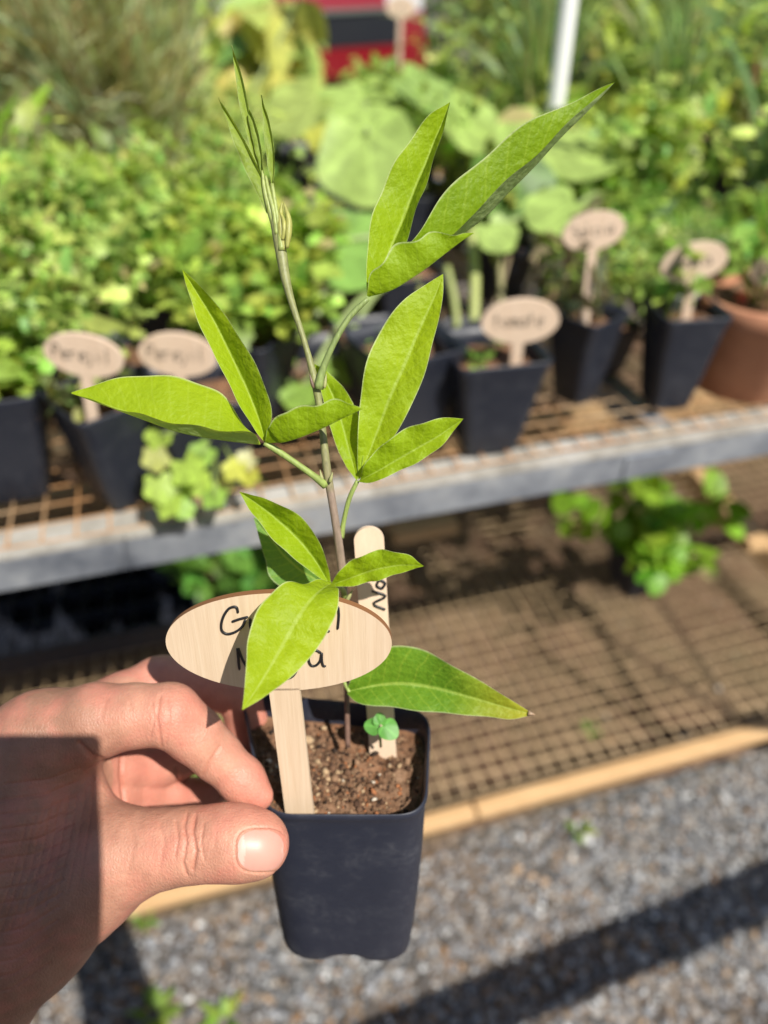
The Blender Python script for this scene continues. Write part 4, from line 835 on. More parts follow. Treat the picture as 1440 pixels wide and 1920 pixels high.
leaf([(497, 829, .231), (502, 803, .227), (518, 782, .224), (542, 769, .222), (568, 762, .221), (598, 756, .220), (628, 752, .219), (655, 754, .219), (680, 766, .219)],
     [(498, 831, .232), (515, 832, .230), (535, 830, .228), (560, 823, .226), (588, 812, .225), (612, 801, .223), (637, 788, .222), (660, 777, .220), (680, 767, .219)],
     [(498, 830, .232), (512, 812, .233), (535, 800, .233), (560, 793, .231), (588, 786, .229), (612, 780, .227), (637, 774, .224), (660, 770, .221), (680, 767, .219)], LC, seed=9, bulge=.10)
# J, K, L, M
leaf([(614, 1093, .247), (594, 1080, .246), (570, 1062, .245), (545, 1042, .244), (518, 1018, .243), (494, 990, .242), (475, 965, .242), (461, 944, .242), (449, 923, .242)],
     [(616, 1093, .247), (602, 1068, .248), (585, 1042, .249), (563, 1015, .249), (540, 992, .248), (515, 970, .247), (492, 952, .245), (470, 936, .243), (449, 923, .242)],
     [(620, 1093, .247), (615, 1060, .245), (603, 1025, .244), (586, 994, .243), (562, 968, .242), (535, 950, .241), (505, 938, .241), (477, 929, .241), (450, 922, .242)], LC, seed=10)
leaf([(612, 1100, .262), (580, 1104, .262), (550, 1106, .262), (525, 1100, .262), (506, 1080, .262), (497, 1050, .263), (489, 1020, .263), (482, 995, .264), (476, 972, .265)],
     [(612, 1100, .262), (590, 1085, .263), (568, 1072, .264), (548, 1055, .264), (530, 1038, .265), (516, 1020, .265), (502, 1004, .265), (489, 988, .265), (476, 972, .265)],
     [(612, 1098, .262), (605, 1075, .262), (592, 1055, .262), (576, 1035, .262), (558, 1018, .263), (540, 1003, .263), (518, 990, .264), (498, 980, .264), (476, 970, .265)], (.15, .32, .06), seed=11)
petiole([(646, 1140, .262), (636, 1128, .262), (625, 1112, .262), (612, 1100, .262)], [9, 8, 8, 7])
leaf([(622, 1093, .246), (632, 1076, .243), (650, 1058, .241), (672, 1044, .239), (696, 1035, .238), (722, 1031, .237), (748, 1035, .237), (772, 1045, .236), (794, 1061, .236)],
     [(620, 1097, .247), (640, 1090, .246), (660, 1083, .244), (682, 1075, .243), (705, 1068, .241), (730, 1063, .240), (752, 1060, .239), (774, 1060, .237), (794, 1061, .236)],
     [(620, 1099, .246), (642, 1100, .244), (664, 1098, .243), (688, 1094, .242), (712, 1087, .240), (736, 1079, .239), (758, 1073, .238), (776, 1067, .237), (794, 1062, .236)], LC, seed=12)
leaf([(618, 1090, .238), (575, 1089, .229), (532, 1096, .224), (500, 1120, .220), (478, 1152, .217), (466, 1195, .213), (461, 1240, .209), (459, 1286, .206), (454, 1331, .203)],
     [(622, 1093, .238), (600, 1108, .228), (577, 1132, .223), (558, 1160, .220), (540, 1192, .219), (520, 1228, .215), (500, 1262, .211), (478, 1297, .207), (454, 1331, .203)],
     [(628, 1094, .238), (636, 1118, .225), (631, 1150, .222), (617, 1180, .220), (598, 1212, .219), (573, 1243, .215), (543, 1272, .212), (502, 1303, .207), (455, 1331, .203)], LP, n=52, seed=13)
# N wide yellow-tipped leaf low on the right
leaf([(650, 1292, .265), (665, 1262, .262), (695, 1232, .260), (735, 1210, .259), (790, 1218, .258), (850, 1248, .257), (905, 1280, .257), (955, 1310, .257), (1000, 1339, .257)],
     [(652, 1296, .266), (680, 1290, .266), (715, 1284, .266), (755, 1282, .265), (805, 1288, .264), (855, 1300, .262), (905, 1314, .260), (955, 1328, .258), (1000, 1339, .257)],
     [(650, 1300, .265), (668, 1316, .262), (700, 1324, .260), (745, 1328, .259), (800, 1334, .258), (855, 1339, .257), (905, 1344, .257), (955, 1348, .257), (1000, 1340, .257)], (.14, .30, .022), seed=14, tip=(.55, (.45, .42, .03)))
m = MB(); m.tube([PP(990, 1337, .257), PP(1003, 1340, .257)], [.0011, .0002], 6, True, (.30, .20, .12)); m.build('dried_leaf_tip', M_STEM, hero)
# young folded leaflets at the top
YC = (.26, .36, .06)
def fold(Lm, Md, w_, seed, dd=.003):
    Rm = [(x+w_*math.sin(math.pi*min(1, i/(len(Lm)-1)))**.8*.6, y, d-dd*.5) for i, (x, y, d) in enumerate(Md)]
    leaf(Lm, Md, Rm, YC, n=40, seed=seed, bulge=.14, name='young_leaflet', wav=.0004)
fold([(500, 400, .229), (478, 355, .228), (456, 310, .228), (438, 265, .227), (424, 222, .227), (409, 183, .227)],
     [(502, 400, .229), (497, 352, .229), (480, 312, .229), (460, 272, .228), (436, 228, .228), (409, 183, .227)], 6, 21)
fold([(494, 345, .230), (478, 300, .230), (462, 250, .230), (449, 195, .230), (441, 140, .230), (435, 84, .230)],
     [(498, 345, .230), (485, 300, .231), (472, 250, .231), (461, 195, .231), (450, 140, .231), (435, 84, .230)], 8, 22)
fold([(490, 325, .229), (480, 290, .229), (471, 250, .229), (464, 215, .229)], [(494, 325, .229), (489, 285, .229), (480, 240, .229), (468, 205, .229)], 4, 25)
fold([(508, 345, .229), (502, 310, .229), (497, 270, .229), (493, 225, .229), (490, 178, .229)],
     [(512, 345, .229), (513, 310, .230), (510, 270, .230), (502, 225, .230), (490, 178, .229)], 5, 23)
mb = MB()
for pts, w_ in (([(514, 420, .229), (503, 385, .2285), (495, 350, .228), (492, 320, .228)], [13, 11, 8, 4]), ([(520, 440, .2285), (514, 400, .228), (505, 365, .228), (498, 330, .2285)], [12, 10, 8, 5]),
                ([(528, 470, .2285), (524, 430, .228), (518, 395, .228), (510, 345, .228)], [13, 11, 9, 7])):
    q = cr([np.r_[PP(*a), b*a[2]/F/2] for a, b in zip(pts, w_)], 20); mb.tube(q[:, :3], q[:, 3], 10, True, (.28, .33, .09))
mb.build('young_petiole', M_STEM, hero)
mb = MB()
for pts, w_ in (([(533, 470, .2285), (527, 435, .228), (526, 405, .228), (529, 378, .228)], [8, 14, 11, 2]), ([(538, 465, .2275), (541, 435, .227), (541, 410, .227), (532, 380, .227)], [7, 13, 11, 2]), ([(530, 450, .2275), (533, 430, .227), (531, 412, .227), (524, 395, .2275)], [6, 10, 8, 2])):
    q = cr([np.r_[PP(*a), b*a[2]/F/2] for a, b in zip(pts, w_)], 20); mb.tube(q[:, :3], q[:, 3], 10, True, (.30, .30, .07))
mb.build('bud', M_STEM, hero)
# tiny seedling in the soil
e = empty('sprout', P(712, 1385, .283)); tag(e, 'tiny bright green sprout on the soil of the held pot', 'sprout'); so2 = np.array(e.location); mb = MB()
for i, (x, y, r, nn_, f_) in enumerate(((700, 1362, 17, (-.3, -.5, .8), (-1, 0, .3)), (728, 1368, 21, (.3, -.6, .7), (.7, -.5, -.3)), (712, 1350, 13, (0, -.5, .8), (0, 1, .3)))):
    disc_leaf(mb, P(x, y, .276)-so2, np.array(nn_), np.array(f_, float), r*.276/F, (.13, .36, .07), 3, .06, .15, 0, i)
mb.build('foliage', M_LEAF, e); mb = MB(); mb.tube([P(714, 1400, .287)-so2, P(712, 1372, .277)-so2], .0005, 6, True, (.2, .3, .1)); mb.build('stem', M_STEM, e)
# ---- oval tag in front
ft = P(563, 1528, .274); cen = P(523, 1203, .236); up = cen-ft; SL = np.linalg.norm(up); up /= SL
x = P(735, 1212, .236)-P(311, 1196, .236); x -= up*np.dot(x, up); HW = np.linalg.norm(x)/2; x /= np.linalg.norm(x); nr = np.cross(x, up); nr = nr if np.dot(nr, FW) < 0 else -nr
TH2 = .0011
tg = empty('plant_tag', ft); tag(tg, 'oval bamboo tag with black handwriting in the held pot, nearest of all', 'plant tag', 'wooden plant tags along the bench')
def tagplane(px, py, off=TH2+.00012):
    r = FW + RT*(px-720)/F - UP*(py-960)/F; o_ = cen+nr*off; return CAM+r*(np.dot(o_-CAM, nr)/np.dot(r, nr))-ft
def plate(nseg=96):
    fr, bk, f2, b2_ = [], [], [], []
    for i in range(nseg):
        a = 2*math.pi*i/nseg; q = x*HW*math.cos(a)+up*HH*math.sin(a)+cen-ft; fr.append(q+nr*TH2); bk.append(q-nr*TH2)
    return fr, bk, nseg
_r = lambda y: (lambda r: CAM+r*(np.dot(cen-CAM, nr)/np.dot(r, nr)))(FW + RT*(523-720)/F - UP*(y-960)/F)
HH = np.linalg.norm(_r(1111)-_r(1292))/2
fr, bk, ns = plate(); mb = MB(); mb.add(fr+bk, [tuple(range(ns)), tuple(range(2*ns-1, ns-1, -1))]+[(i, i+ns, (i+1) % ns+ns, (i+1) % ns) for i in range(ns)])
pl = mb.build('oval_plate', M_TAG, tg, False); pl.data.materials.append(M_BURN)
for p_ in pl.data.polygons[2:]: p_.material_index = 1
SWd = .0049; q0 = -up*.010; q1 = (cen-ft)-up*HH*.955
vs_ = [a+x*s*w_+nr*t for a, w_ in ((q0, SWd*1.02), (q1, SWd*1.0)) for s in (-1, 1) for t in (-TH2, TH2)]
mb = MB(); mb.add(vs_, [(0, 1, 3, 2), (4, 6, 7, 5), (0, 4, 5, 1), (2, 3, 7, 6), (0, 2, 6, 4), (1, 5, 7, 3)])
st_ = mb.build('stem', M_TAG, tg, False)
zz = lambda l: [(300+a/1.946, 950+b/1.946) for a, b in l]
STK = [[(285, 388), (278, 366), (255, 370), (236, 392), (224, 425), (226, 452), (246, 464), (275, 457), (300, 438), (312, 412)], [(262, 420), (290, 410), (322, 402)],
       [(330, 408), (331, 440), (345, 452), (362, 440), (366, 405), (370, 448)], [(405, 412), (388, 418), (382, 440), (398, 450), (412, 432), (414, 408), (420, 450)], [(450, 405), (452, 450), (448, 485), (430, 492)], [(452, 388), (453, 392)],
       [(500, 412), (502, 450)], [(500, 390), (501, 394)], [(545, 405), (535, 425), (548, 448), (570, 440)], [(596, 412), (602, 430), (607, 452), (620, 455)], [(650, 365), (652, 400), (648, 448)],
       [(290, 596), (286, 555), (284, 515), (302, 560), (325, 592), (330, 550), (334, 512)], [(365, 560), (385, 556), (392, 540), (376, 532), (362, 555), (372, 582), (398, 578)],
       [(455, 545), (432, 540), (422, 562), (436, 582), (456, 568), (462, 540), (460, 590), (440, 618)], [(487, 542), (500, 570), (497, 600), (480, 622), (455, 628)], [(503, 590), (503, 540)], [(503, 565), (515, 540), (538, 534)],
       [(588, 534), (570, 524), (550, 532), (542, 556), (550, 578), (568, 580), (584, 562), (590, 532), (591, 562), (596, 580), (606, 582)]]
mb = MB()
for s_ in STK:
    q = cr([tagplane(*p) for p in zz(s_)], max(8, len(s_)*6)); rad = np.full(len(q), .00043); rad[0] *= .6; rad[-1] *= .5; mb.tube(q, rad, 6)
mb.build('writing', M_INK, tg)
# ---- round-ended stick behind
sa, sb = P(714, 1345, .290), P(692, 1012, .262); ups = (sb-sa); SL2 = np.linalg.norm(ups); ups /= SL2; xs_ = RT-ups*np.dot(RT, ups); xs_ /= np.linalg.norm(xs_); ns_ = np.cross(xs_, ups)
ck = empty('wooden_stick', sa); tag(ck, 'round ended wooden craft stick with writing, standing behind the bamboo tag', 'plant stick'); hw = 28*.262/F; ol = []
for i in range(25): a = math.pi*i/24; ol.append(xs_*hw*math.cos(a)+ups*(SL2+hw*math.sin(a)*.95))
ol += [-xs_*hw*1.0-ups*.02, xs_*hw*1.0-ups*.02]; n_ = len(ol)
mb = MB(); mb.add([p+ns_*.0009 for p in ol]+[p-ns_*.0009 for p in ol], [tuple(range(n_)), tuple(range(2*n_-1, n_-1, -1))]+[(i, i+n_, (i+1) % n_+n_, (i+1) % n_) for i in range(n_)])
mb.build('stick', M_TAGB, ck, False); nf = -ns_ if np.dot(ns_, FW) > 0 else ns_; mb = MB()
def stickpl(px, py):
    r = FW + RT*(px-720)/F - UP*(py-960)/F; o_ = sa+nf*.00105; return CAM+r*(np.dot(o_-CAM, nf)/np.dot(r, nf))-sa
for s_ in ([(722, 1143), (700, 1132), (723, 1118), (698, 1108)], [(716, 1104), (706, 1098), (712, 1088), (722, 1094), (716, 1104)], [(720, 1080), (698, 1078)], [(706, 1085), (705, 1070)], [(716, 1066), (708, 1058), (716, 1050), (722, 1058)], [(718, 1044), (690, 1040)]):
    mb.tube(cr([stickpl(*p) for p in s_], 16), .0005, 6)
mb.build('writing', M_INK, ck)
# ================================================================== the photographer: hand, sleeve, body, phone
def c3(px, py, d): return np.array([(px-720)/F*d, -(py-960)/F*d, d])
def cone(p, a, b, ra, rb):
    ba = b-a; t = np.clip(((p-a)@ba)/np.dot(ba, ba), 0, 1); q = p-a-t[..., None]*ba
    return np.sqrt(np.einsum('...i,...i->...', q, q)) - (ra+(rb-ra)*t)
def smin(a, b, k):
    h = np.clip(.5+.5*(b-a)/k, 0, 1); return b*(1-h)+a*h-k*h*(1-h)
def nets(fn, lo, hi, h):
    lo, hi = np.array(lo), np.array(hi); nx = [int(math.ceil((hi[i]-lo[i])/h))+1 for i in range(3)]
    ax = [lo[i]+h*np.arange(nx[i]) for i in range(3)]
    V = np.empty(nx, np.float32); yy, zz_ = np.meshgrid(ax[1], ax[2], indexing='ij')
    st = 24
    for i in range(0, nx[0], st):
        xs = ax[0][i:i+st]; p = np.empty((len(xs),)+yy.shape+(3,)); p[..., 0] = xs[:, None, None]; p[..., 1] = yy; p[..., 2] = zz_; V[i:i+st] = fn(p)
    S = V < 0; cnt = sum(S[a:nx[0]-1+a, b:nx[1]-1+b, c:nx[2]-1+c].astype(np.int8) for a in (0, 1) for b in (0, 1) for c in (0, 1))
    idx = np.argwhere((cnt > 0) & (cnt < 8)); I = -np.ones((nx[0]-1, nx[1]-1, nx[2]-1), np.int64); I[tuple(idx.T)] = np.arange(len(idx))
    acc = np.zeros((len(idx), 3)); num = np.zeros(len(idx))
    cs = [(a, b, c) for a in (0, 1) for b in (0, 1) for c in (0, 1)]
    for u in cs:
        for k in range(3):
            if u[k] == 0:
                w_ = list(u); w_[k] = 1; va = V[tuple((idx+u).T)]; vb = V[tuple((idx+w_).T)]; m_ = (va < 0) != (vb < 0)
                t = np.where(m_, va/(va-vb+1e-20), 0); p = np.array(u, float)[None].repeat(len(idx), 0); p[:, k] += t; acc[m_] += p[m_]; num[m_] += 1
    pts = lo+h*(idx+acc/num[:, None]); F_ = []
    for k in range(3):
        a, b = (k+1) % 3, (k+2) % 3; sl0 = [slice(1, nx[i]-1) for i in range(3)]; sl0[k] = slice(0, nx[k]-1); sl1 = list(sl0); sl1[k] = slice(1, nx[k])
        s0, s1 = S[tuple(sl0)], S[tuple(sl1)]; e = np.argwhere(s0 != s1)+np.array([0 if i == k else 1 for i in range(3)]); d = s0[s0 != s1]
        da = np.zeros(3, int); da[a] = 1; db = np.zeros(3, int); db[b] = 1
        q = np.stack([I[tuple((e-da-db).T)], I[tuple((e-db).T)], I[tuple(e.T)], I[tuple((e-da).T)]], 1); q[~d] = q[~d][:, ::-1]; F_.append(q)
    F_ = np.concatenate(F_); return pts, F_[(F_ >= 0).all(1)]
def relax(v, f, it=3, lam=.5):
    e = np.concatenate([f[:, [0, 1]], f[:, [1, 2]], f[:, [2, 3]], f[:, [3, 0]]]); e = np.concatenate([e, e[:, ::-1]])
    c = np.bincount(e[:, 0], minlength=len(v))[:, None]
    for _ in range(it):
        s = np.stack([np.bincount(e[:, 0], v[e[:, 1], k], len(v)) for k in range(3)], 1); v = v*(1-lam)+s/np.maximum(c, 1)*lam
    return v
def chain(p, pts, k):                       # pts: (px, py, depth, radius in px)
    o = None
    for a, b in zip(pts[:-1], pts[1:]):
        d = cone(p, c3(*a[:3]), c3(*b[:3]), a[3]*a[2]/F, b[3]*b[2]/F); o = d if o is None else smin(o, d, k)
    return o
THUMB = [(484, 1583, .249, 58), (462, 1581, .249, 63), (425, 1579, .250, 65), (385, 1582, .251, 62), (345, 1585, .252, 64), (295, 1592, .254, 69), (225, 1606, .257, 88), (150, 1640, .262, 112)]
INDEX = [(484, 1492, .266, 29), (455, 1464, .266, 41), (405, 1416, .264, 44), (365, 1378, .261, 50), (318, 1340, .258, 56), (250, 1342, .258, 57), (180, 1352, .259, 68), (80, 1385, .262, 86)]
MIDDLE = [(452, 1392, .312, 30), (462, 1340, .310, 38), (448, 1300, .306, 42), (395, 1283, .302, 44), (330, 1283, .297, 48), (300, 1285, .294, 52), (230, 1318, .286, 54), (130, 1370, .275, 70)]
RING = [(445, 1410, .322, 28), (400, 1400, .318, 38), (340, 1412, .312, 42), (290, 1432, .306, 44), (215, 1438, .295, 52), (120, 1440, .282, 76)]
LITTLE = [(415, 1478, .325, 25), (372, 1492, .320, 30), (322, 1488, .312, 34), (262, 1490, .303, 38), (205, 1496, .292, 48), (120, 1490, .280, 66)]
PALM = [[(150, 1640, .262, 112), (40, 1720, .268, 140), (-120, 1860, .276, 165)], [(80, 1385, .262, 84), (-60, 1470, .266, 110), (-160, 1640, .272, 150), (-170, 1830, .276, 160)],
        [(130, 1545, .268, 60), (60, 1520, .262, 100), (20, 1600, .262, 125)], [(120, 1450, .280, 70), (0, 1560, .285, 120), (-150, 1800, .285, 150)], [(130, 1370, .275, 66), (20, 1450, .276, 105)],
        [(150, 1440, .266, 30), (165, 1500, .264, 34), (175, 1560, .262, 50)]]
ARM = [(-120, 1860, .277, 162), (-330, 2080, .29, 165), (-650, 2380, .32, 185)]
def hand(p):
    palm = None
    for c in PALM: d = chain(p, c, .006); palm = d if palm is None else smin(palm, d, .008)
    palm = smin(palm, chain(p, ARM, .01), .012)
    th = chain(p, THUMB, .004)
    # flatten the thumb's nail side a little
    o = smin(palm, th, .007); i_ = smin(palm, chain(p, INDEX, .0035), .006); m_ = smin(palm, chain(p, MIDDLE, .0035), .006)
    r_ = smin(palm, chain(p, RING, .0035), .006); l_ = smin(palm, chain(p, LITTLE, .0035), .006)
    return np.minimum(np.minimum(np.minimum(o, i_), np.minimum(m_, r_)), l_)
hv, hf = nets(hand, (-.26, -.32, .222), (-.016, -.035, .352), .00105)
hv = relax(hv, hf, 3, .5)
def subdiv(v, f):
    e = np.sort(np.concatenate([f[:, [0, 1]], f[:, [1, 2]], f[:, [2, 3]], f[:, [3, 0]]]), 1); ue, inv = np.unique(e, axis=0, return_inverse=True); inv = inv.reshape(-1)
    n0, n1, m_ = len(v), len(ue), len(f); ev = (v[ue[:, 0]]+v[ue[:, 1]])/2; fv = v[f].mean(1); E_ = inv.reshape(4, m_)+n0; C_ = np.arange(m_)+n0+n1
    q = [np.stack([f[:, k], E_[k], C_, E_[k-1]], 1) for k in range(4)]; return np.concatenate([v, ev, fv]), np.concatenate(q)
for _ in range(2): hv, hf = subdiv(hv, hf); hv = relax(hv, hf, 2, .5)
ppx = 720+hv[:, 0]/hv[:, 2]*F; ppy = 960-hv[:, 1]/hv[:, 2]*F
tri = np.concatenate([hf[:, :3], hf[:, [0, 2, 3]]]); fn_ = np.cross(hv[tri[:, 1]]-hv[tri[:, 0]], hv[tri[:, 2]]-hv[tri[:, 0]])
hn = np.stack([np.bincount(tri.ravel(), np.repeat(fn_[:, k], 3), len(hv)) for k in range(3)], 1); hn /= np.linalg.norm(hn, axis=1)[:, None]+1e-12
if np.mean(hn[hv[:, 2] < .24][:, 2]) > 0: hn = -hn; hf = hf[:, ::-1]
facing = np.clip(-hn[:, 2]*2, 0, 1)
def seg(px, py, pts):
    d = np.full(len(px), 1e9)
    for a, b in zip(pts[:-1], pts[1:]):
        a, b = np.array(a, float), np.array(b, float); t = np.clip(((px-a[0])*(b-a)[0]+(py-a[1])*(b-a)[1])/np.dot(b-a, b-a), 0, 1)
        d = np.minimum(d, np.hypot(px-a[0]-t*(b-a)[0], py-a[1]-t*(b-a)[1]))
    return d
thumbm = (hv[:, 2] < .262) & (ppy > 1505) ; idxm = (hv[:, 2] < .285)
dsp = np.zeros(len(hv)); crs = np.zeros(len(hv))
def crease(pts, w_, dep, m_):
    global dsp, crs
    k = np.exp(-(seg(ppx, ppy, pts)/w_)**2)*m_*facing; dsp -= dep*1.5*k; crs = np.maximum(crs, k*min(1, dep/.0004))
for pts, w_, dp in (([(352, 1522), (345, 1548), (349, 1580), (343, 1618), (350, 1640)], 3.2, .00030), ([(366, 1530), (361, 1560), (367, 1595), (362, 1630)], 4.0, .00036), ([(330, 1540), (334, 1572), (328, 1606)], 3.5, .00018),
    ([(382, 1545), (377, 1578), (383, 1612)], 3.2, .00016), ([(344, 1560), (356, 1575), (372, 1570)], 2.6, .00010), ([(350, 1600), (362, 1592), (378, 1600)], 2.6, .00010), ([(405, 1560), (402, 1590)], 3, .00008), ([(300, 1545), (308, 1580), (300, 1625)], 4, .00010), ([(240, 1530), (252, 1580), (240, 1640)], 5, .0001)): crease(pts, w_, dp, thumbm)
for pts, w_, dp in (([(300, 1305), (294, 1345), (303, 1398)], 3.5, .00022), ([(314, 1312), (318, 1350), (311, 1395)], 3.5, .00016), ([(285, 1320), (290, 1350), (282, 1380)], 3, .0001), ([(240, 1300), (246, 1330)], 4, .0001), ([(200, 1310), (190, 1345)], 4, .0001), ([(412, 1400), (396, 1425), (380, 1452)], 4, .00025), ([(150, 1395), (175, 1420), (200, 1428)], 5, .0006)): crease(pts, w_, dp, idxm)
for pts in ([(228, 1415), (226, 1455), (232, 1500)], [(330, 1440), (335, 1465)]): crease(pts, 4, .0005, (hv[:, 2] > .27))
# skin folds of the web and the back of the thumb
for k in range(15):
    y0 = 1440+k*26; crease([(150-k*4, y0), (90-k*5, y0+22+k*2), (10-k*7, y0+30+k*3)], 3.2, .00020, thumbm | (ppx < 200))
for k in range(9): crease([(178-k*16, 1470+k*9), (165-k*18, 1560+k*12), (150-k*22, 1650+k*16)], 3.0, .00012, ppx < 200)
# nail bed: a shallow rim around the thumb nail
def nailfn(px, py): return (np.abs((px-490)/46)**3+np.abs((py-1594)/40)**3)**(1/3)
nv = nailfn(ppx, ppy); rim_ = np.exp(-((nv-1.07)/.055)**2)*thumbm*facing*(ppx < 530); dsp -= .00035*rim_; inside = np.clip((1.0-nv)*5, 0, 1)*thumbm*facing; dsp -= .00025*inside
hv2 = hv+hn*dsp[:, None]
# skin colour: tan back with the phone's shade painted in, pinker fingers and tips
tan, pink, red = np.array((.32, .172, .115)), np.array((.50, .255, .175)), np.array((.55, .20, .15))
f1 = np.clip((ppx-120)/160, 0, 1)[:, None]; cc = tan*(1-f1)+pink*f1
f2 = np.clip(1-np.hypot(ppx-530, ppy-1585)/60, 0, 1)+np.clip(1-np.hypot(ppx-490, ppy-1495)/70, 0, 1)+.7*np.clip(1-np.hypot(ppx-350, ppy-1330)/90, 0, 1)+.6*(hv[:, 2] > .282)
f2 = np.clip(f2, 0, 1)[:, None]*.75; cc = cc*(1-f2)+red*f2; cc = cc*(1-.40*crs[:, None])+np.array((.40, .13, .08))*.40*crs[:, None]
dip = .5*np.clip(1-np.hypot(ppx-492, ppy-1590)/50, 0, 1)[:, None]*0
hw_ = CAM+hv2[:, [2]]*0+(hv2[:, 2:3]*FW+hv2[:, 0:1]*RT+hv2[:, 1:2]*UP)
def skin():
    m = mat('skin', rough=.48, spec=.38); n = N(m); v = n.coord('Object'); a = n.n('ShaderNodeAttribute', attribute_name='Col')
    k = n.noise(v, 140, 5, .65); k2 = n.noise(v, 75, 4)
    c = n.mix(1, a.outputs['Color'], n.ramp(k, [(.3, (.84, .77, .75)), (.7, (1.10, 1.08, 1.07))]), 'MULTIPLY')
    c = n.mix(n.ramp(k2, [(.45, G3(0)), (.68, G3(.5))]), c, (.55, .19, .14)); n.l(c, n.b.inputs['Base Color'])
    n.b.inputs['Subsurface Weight'].default_value = .14; n.b.inputs['Subsurface Radius'].default_value = (1, .35, .2); n.b.inputs['Subsurface Scale'].default_value = .004
    vo = n.vor(n.coord('Object', (1, 1, .55)), 900, 'DISTANCE_TO_EDGE').outputs['Distance']
    b1 = n.bump(n.ramp(vo, [(0, G3(0)), (.3, G3(1))]), .00012, .6); n.l(n.bump(n.noise(n.coord('Object', (1, 1, .4)), 200, 6, .75), .0005, .7, b1), n.b.inputs['Normal']); return m
M_SKIN = skin()
person = empty('person', (-.15, -.25, 0)); tag(person, 'photographer in dark shirt and trousers reaching out a bare left hand to pinch the pot', 'person'); PO = np.array(person.location)
# head and neck belong to the same skin surface
def ell(p, c, r): q = (p-np.array(c))/np.array(r); l = np.sqrt((q**2).sum(-1)); return (l-1)*min(r)
def headf(p):
    o = ell(p, (-.20, -.34, 1.36), (.072, .092, .112)); o = smin(o, ell(p, (-.20, -.285, 1.31), (.05, .055, .06)), .03); o = smin(o, cone(p, np.array((-.20, -.37, 1.28)), np.array((-.19, -.40, 1.10)), .052, .058), .03)
    o = smin(o, cone(p, np.array((-.20, -.255, 1.365)), np.array((-.20, -.232, 1.328)), .009, .014), .012)
    for s in (-1, 1):
        o = smin(o, ell(p, (-.20+s*.074, -.345, 1.35), (.010, .018, .030)), .008); o = np.maximum(o, -ell(p, (-.20+s*.030, -.242, 1.365), (.014, .012, .009))); o = np.minimum(o, ell(p, (-.20+s*.030, -.258, 1.365), (.012, .012, .012)))
    o = smin(o, ell(p, (-.20, -.245, 1.295), (.024, .010, .008)), .006); return o
dv, df = nets(headf, (-.30, -.46, 1.07), (-.10, -.20, 1.50), .006); dv = relax(dv, df, 2)
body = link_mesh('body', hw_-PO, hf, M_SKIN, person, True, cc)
link_mesh('head', dv-PO, df, M_SKIN, person, True, np.tile(pink, (len(dv), 1)))
# thumb nail following the thumb surface
def march(px, py):
    r = np.stack([(px-720)/F, -(py-960)/F, np.ones_like(px)], -1); d = np.full(px.shape, .215)
    for _ in range(60): d = np.minimum(d+hand(r*d[..., None])*.8, .2515)
    return r*d[..., None], d
ng = 34; a_, b_ = np.meshgrid(np.linspace(-1, 1, ng), np.linspace(-1, 1, ng), indexing='ij')
sx_, sy_ = a_*np.sqrt(1-b_**2/2), b_*np.sqrt(1-a_**2/2); k_ = 1+.22*(np.abs(sx_*sy_))
npx = 489+42*sx_*k_; npy = 1594+37*sy_*k_
np3, nd = march(npx, npy); rr_ = np.sqrt(sx_**2+sy_**2); np3[..., 2] -= .0002+.0001*(1-rr_**4); 
np3w = CAM+np3[..., 2:3]*FW+np3[..., 0:1]*RT+np3[..., 1:2]*UP
nf_ = np.array([(i*ng+j, (i+1)*ng+j, (i+1)*ng+j+1, i*ng+j+1) for i in range(ng-1) for j in range(ng-1)])
ncol = np.where((sx_.ravel()[:, None] < -.68), (.60, .37, .30), (.55, .28, .22)); ncol = np.where(sx_.ravel()[:, None] > .93, (.58, .34, .27), ncol)
M_NAIL = mat('nail', rough=.42, spec=.4); nn_ = N(M_NAIL); at_ = nn_.n('ShaderNodeAttribute', attribute_name='Col'); nn_.l(at_.outputs['Color'], nn_.b.inputs['Base Color']); M_NAIL.node_tree.nodes['Principled BSDF'].inputs['Subsurface Weight'].default_value = .1
M_NAIL.node_tree.nodes['Principled BSDF'].inputs['Subsurface Scale'].default_value = .002
nl = link_mesh('thumb_nail', np3w.reshape(-1, 3)-PO, nf_, M_NAIL, person, True, ncol)
# clothes
def cl(pts, k=.03):
    def f(p):
        o = None
        for c in pts:
            for a, b in zip(c[:-1], c[1:]):
                d = cone(p, np.array(a[:3]), np.array(b[:3]), a[3], b[3]); o = d if o is None else smin(o, d, k)
        return o
    return f
wr = CAM+.30*FW+RT*(-430-720)/F*.30-UP*(2200-960)/F*.30
el = np.array([-.42, -.16, .80]); wr2 = CAM+.312*FW+RT*(-560-720)/F*.312-UP*(2300-960)/F*.312
shirt = cl([[(*wr2, .044), (*el, .052), (-.38, -.40, 1.05, .068)], [(-.36, -.41, 1.06, .07), (-.02, -.41, 1.06, .07)], [(-.30, -.41, 1.00, .11), (-.27, -.42, .70, .115)], [(-.10, -.41, 1.00, .11), (-.13, -.42, .70, .115)],
            [(-.02, -.41, 1.05, .066), (.14, -.28, .84, .050), (.05, -.10, .93, .038)]])
sv_, sf_ = nets(shirt, (-.62, -.60, .52), (.24, .06, 1.20), .012); sv_ = relax(sv_, sf_, 2)
M_SHIRT = colmat('dark_cotton', .9, 300, .0008)
link_mesh('shirt', sv_-PO, sf_, M_SHIRT, person, True, np.tile((.045, .055, .08), (len(sv_), 1)))
tro = cl([[(-.27, -.42, .66, .12), (-.29, -.22, .50, .09), (-.30, -.36, .09, .06)], [(-.12, -.42, .66, .12), (-.08, -.22, .50, .09), (-.08, -.44, .09, .06)]])
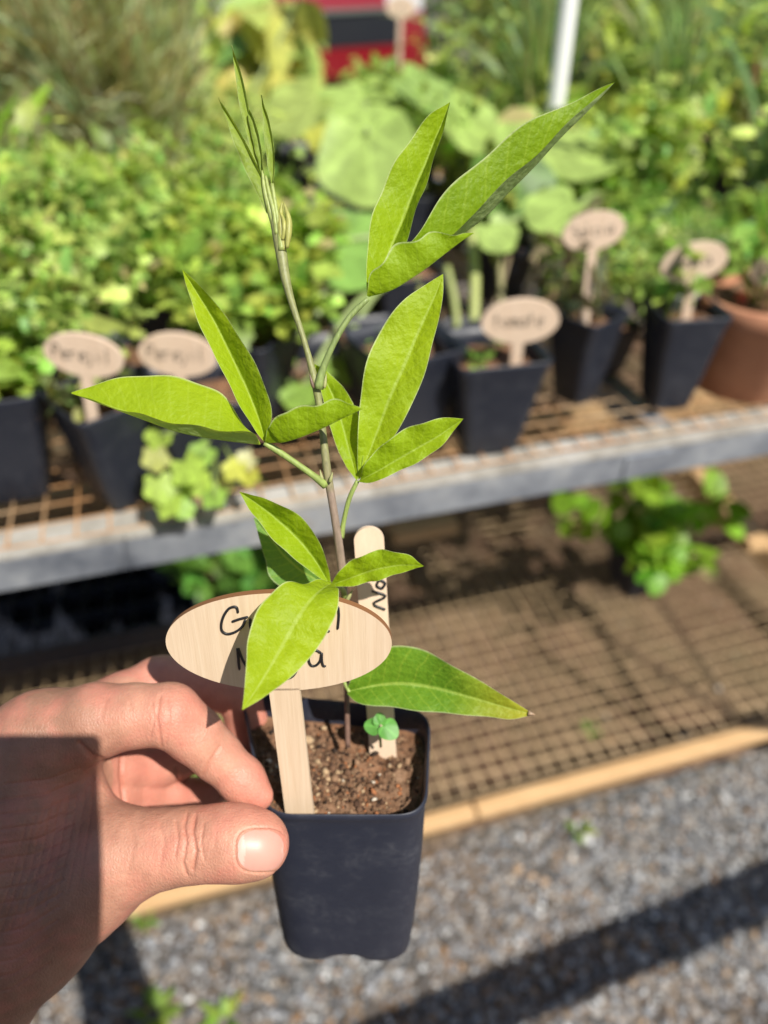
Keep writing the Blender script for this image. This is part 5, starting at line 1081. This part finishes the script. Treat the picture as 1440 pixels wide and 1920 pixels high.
tv, tf = nets(tro, (-.45, -.60, .02), (.05, -.08, .82), .012); tv = relax(tv, tf, 2); link_mesh('trousers', tv-PO, tf, M_SHIRT, person, True, np.tile((.03, .03, .035), (len(tv), 1)))
for (x_, y_) in ((-.30, -.36), (-.08, -.44)):
    ef = lambda p: smin(ell(p, (x_, y_+.07, .035), (.045, .13, .04)), cone(p, np.array((x_, y_, .05)), np.array((x_, y_, .12)), .045, .05), .02)
    ev, ef_ = nets(ef, (x_-.09, y_-.12, -.01), (x_+.09, y_+.24, .20), .008); ev[:, 2] = np.maximum(ev[:, 2], .001); link_mesh('shoe', ev-PO, ef_, M_SHIRT, person, True, np.tile((.02, .02, .02), (len(ev), 1)))
hf2 = lambda p: np.maximum(ell(p, (-.20, -.352, 1.375), (.080, .096, .112)), -(p[..., 1]*-1-.31+(1.40-p[..., 2])*.9)*-1) if False else np.maximum(ell(p, (-.20, -.355, 1.378), (.080, .098, .114)), (p[..., 1]+.32)*.8-(p[..., 2]-1.39)*.9)
av, af = nets(hf2, (-.30, -.47, 1.20), (-.10, -.22, 1.51), .007); link_mesh('hair', relax(av, af, 1)-PO, af, M_SHIRT, person, True, np.tile((.02, .014, .01), (len(av), 1)))
# phone: lens at the camera, slab lying back and left of it, held upright
tr_ = empty('added_shadow_struts', (.86, .19, 0)); tag(tr_, 'unseen timber struts added right of the photographer to cast diagonal shadows', 'shadow caster'); to = np.array(tr_.location)  # unseen frame added to throw the crossing shadows on the lower shelf
def sh(px, py, z): g0 = G(px, py, ZL); return g0+SUN*((z-ZL)/SUN[2])
top_ = sh(1378, 1350, 1.0); far_ = sh(1680, 1385, 1.0); k = MB(); k.tube([top_, far_], .014, 4); k.build('crosspiece', M_BEAM, tr_, False, to); k = MB(); k.tube([np.array([far_[0], far_[1], 0]), far_+Z*.02], .017, 4)
k.build('post', M_BEAM, tr_, False, to)
for (x_, y_) in ((1105, 1178), (1228, 1120)):
    k = MB(); k.tube([top_, sh(x_, y_, 1.75)], .012, 4); k.build('strut', M_BEAM, tr_, False, to)
ph = empty('smartphone', CAM-FW*.008); tag(ph, 'black smartphone held at the viewpoint, taking the picture', 'phone')
mb = MB(); mb.box(-RT*.0215-UP*.054, RT, UP, FW, .037, .078, .004); o = mb.build('case', M_POT, ph, False); bv = o.modifiers.new('b', 'BEVEL'); bv.width = .003; bv.segments = 3
mb = MB(); mb.box(-FW*.0043-RT*.0215-UP*.054, RT, UP, FW, .034, .074, .0002); mb.build('screen', M_GLASS, ph, False)
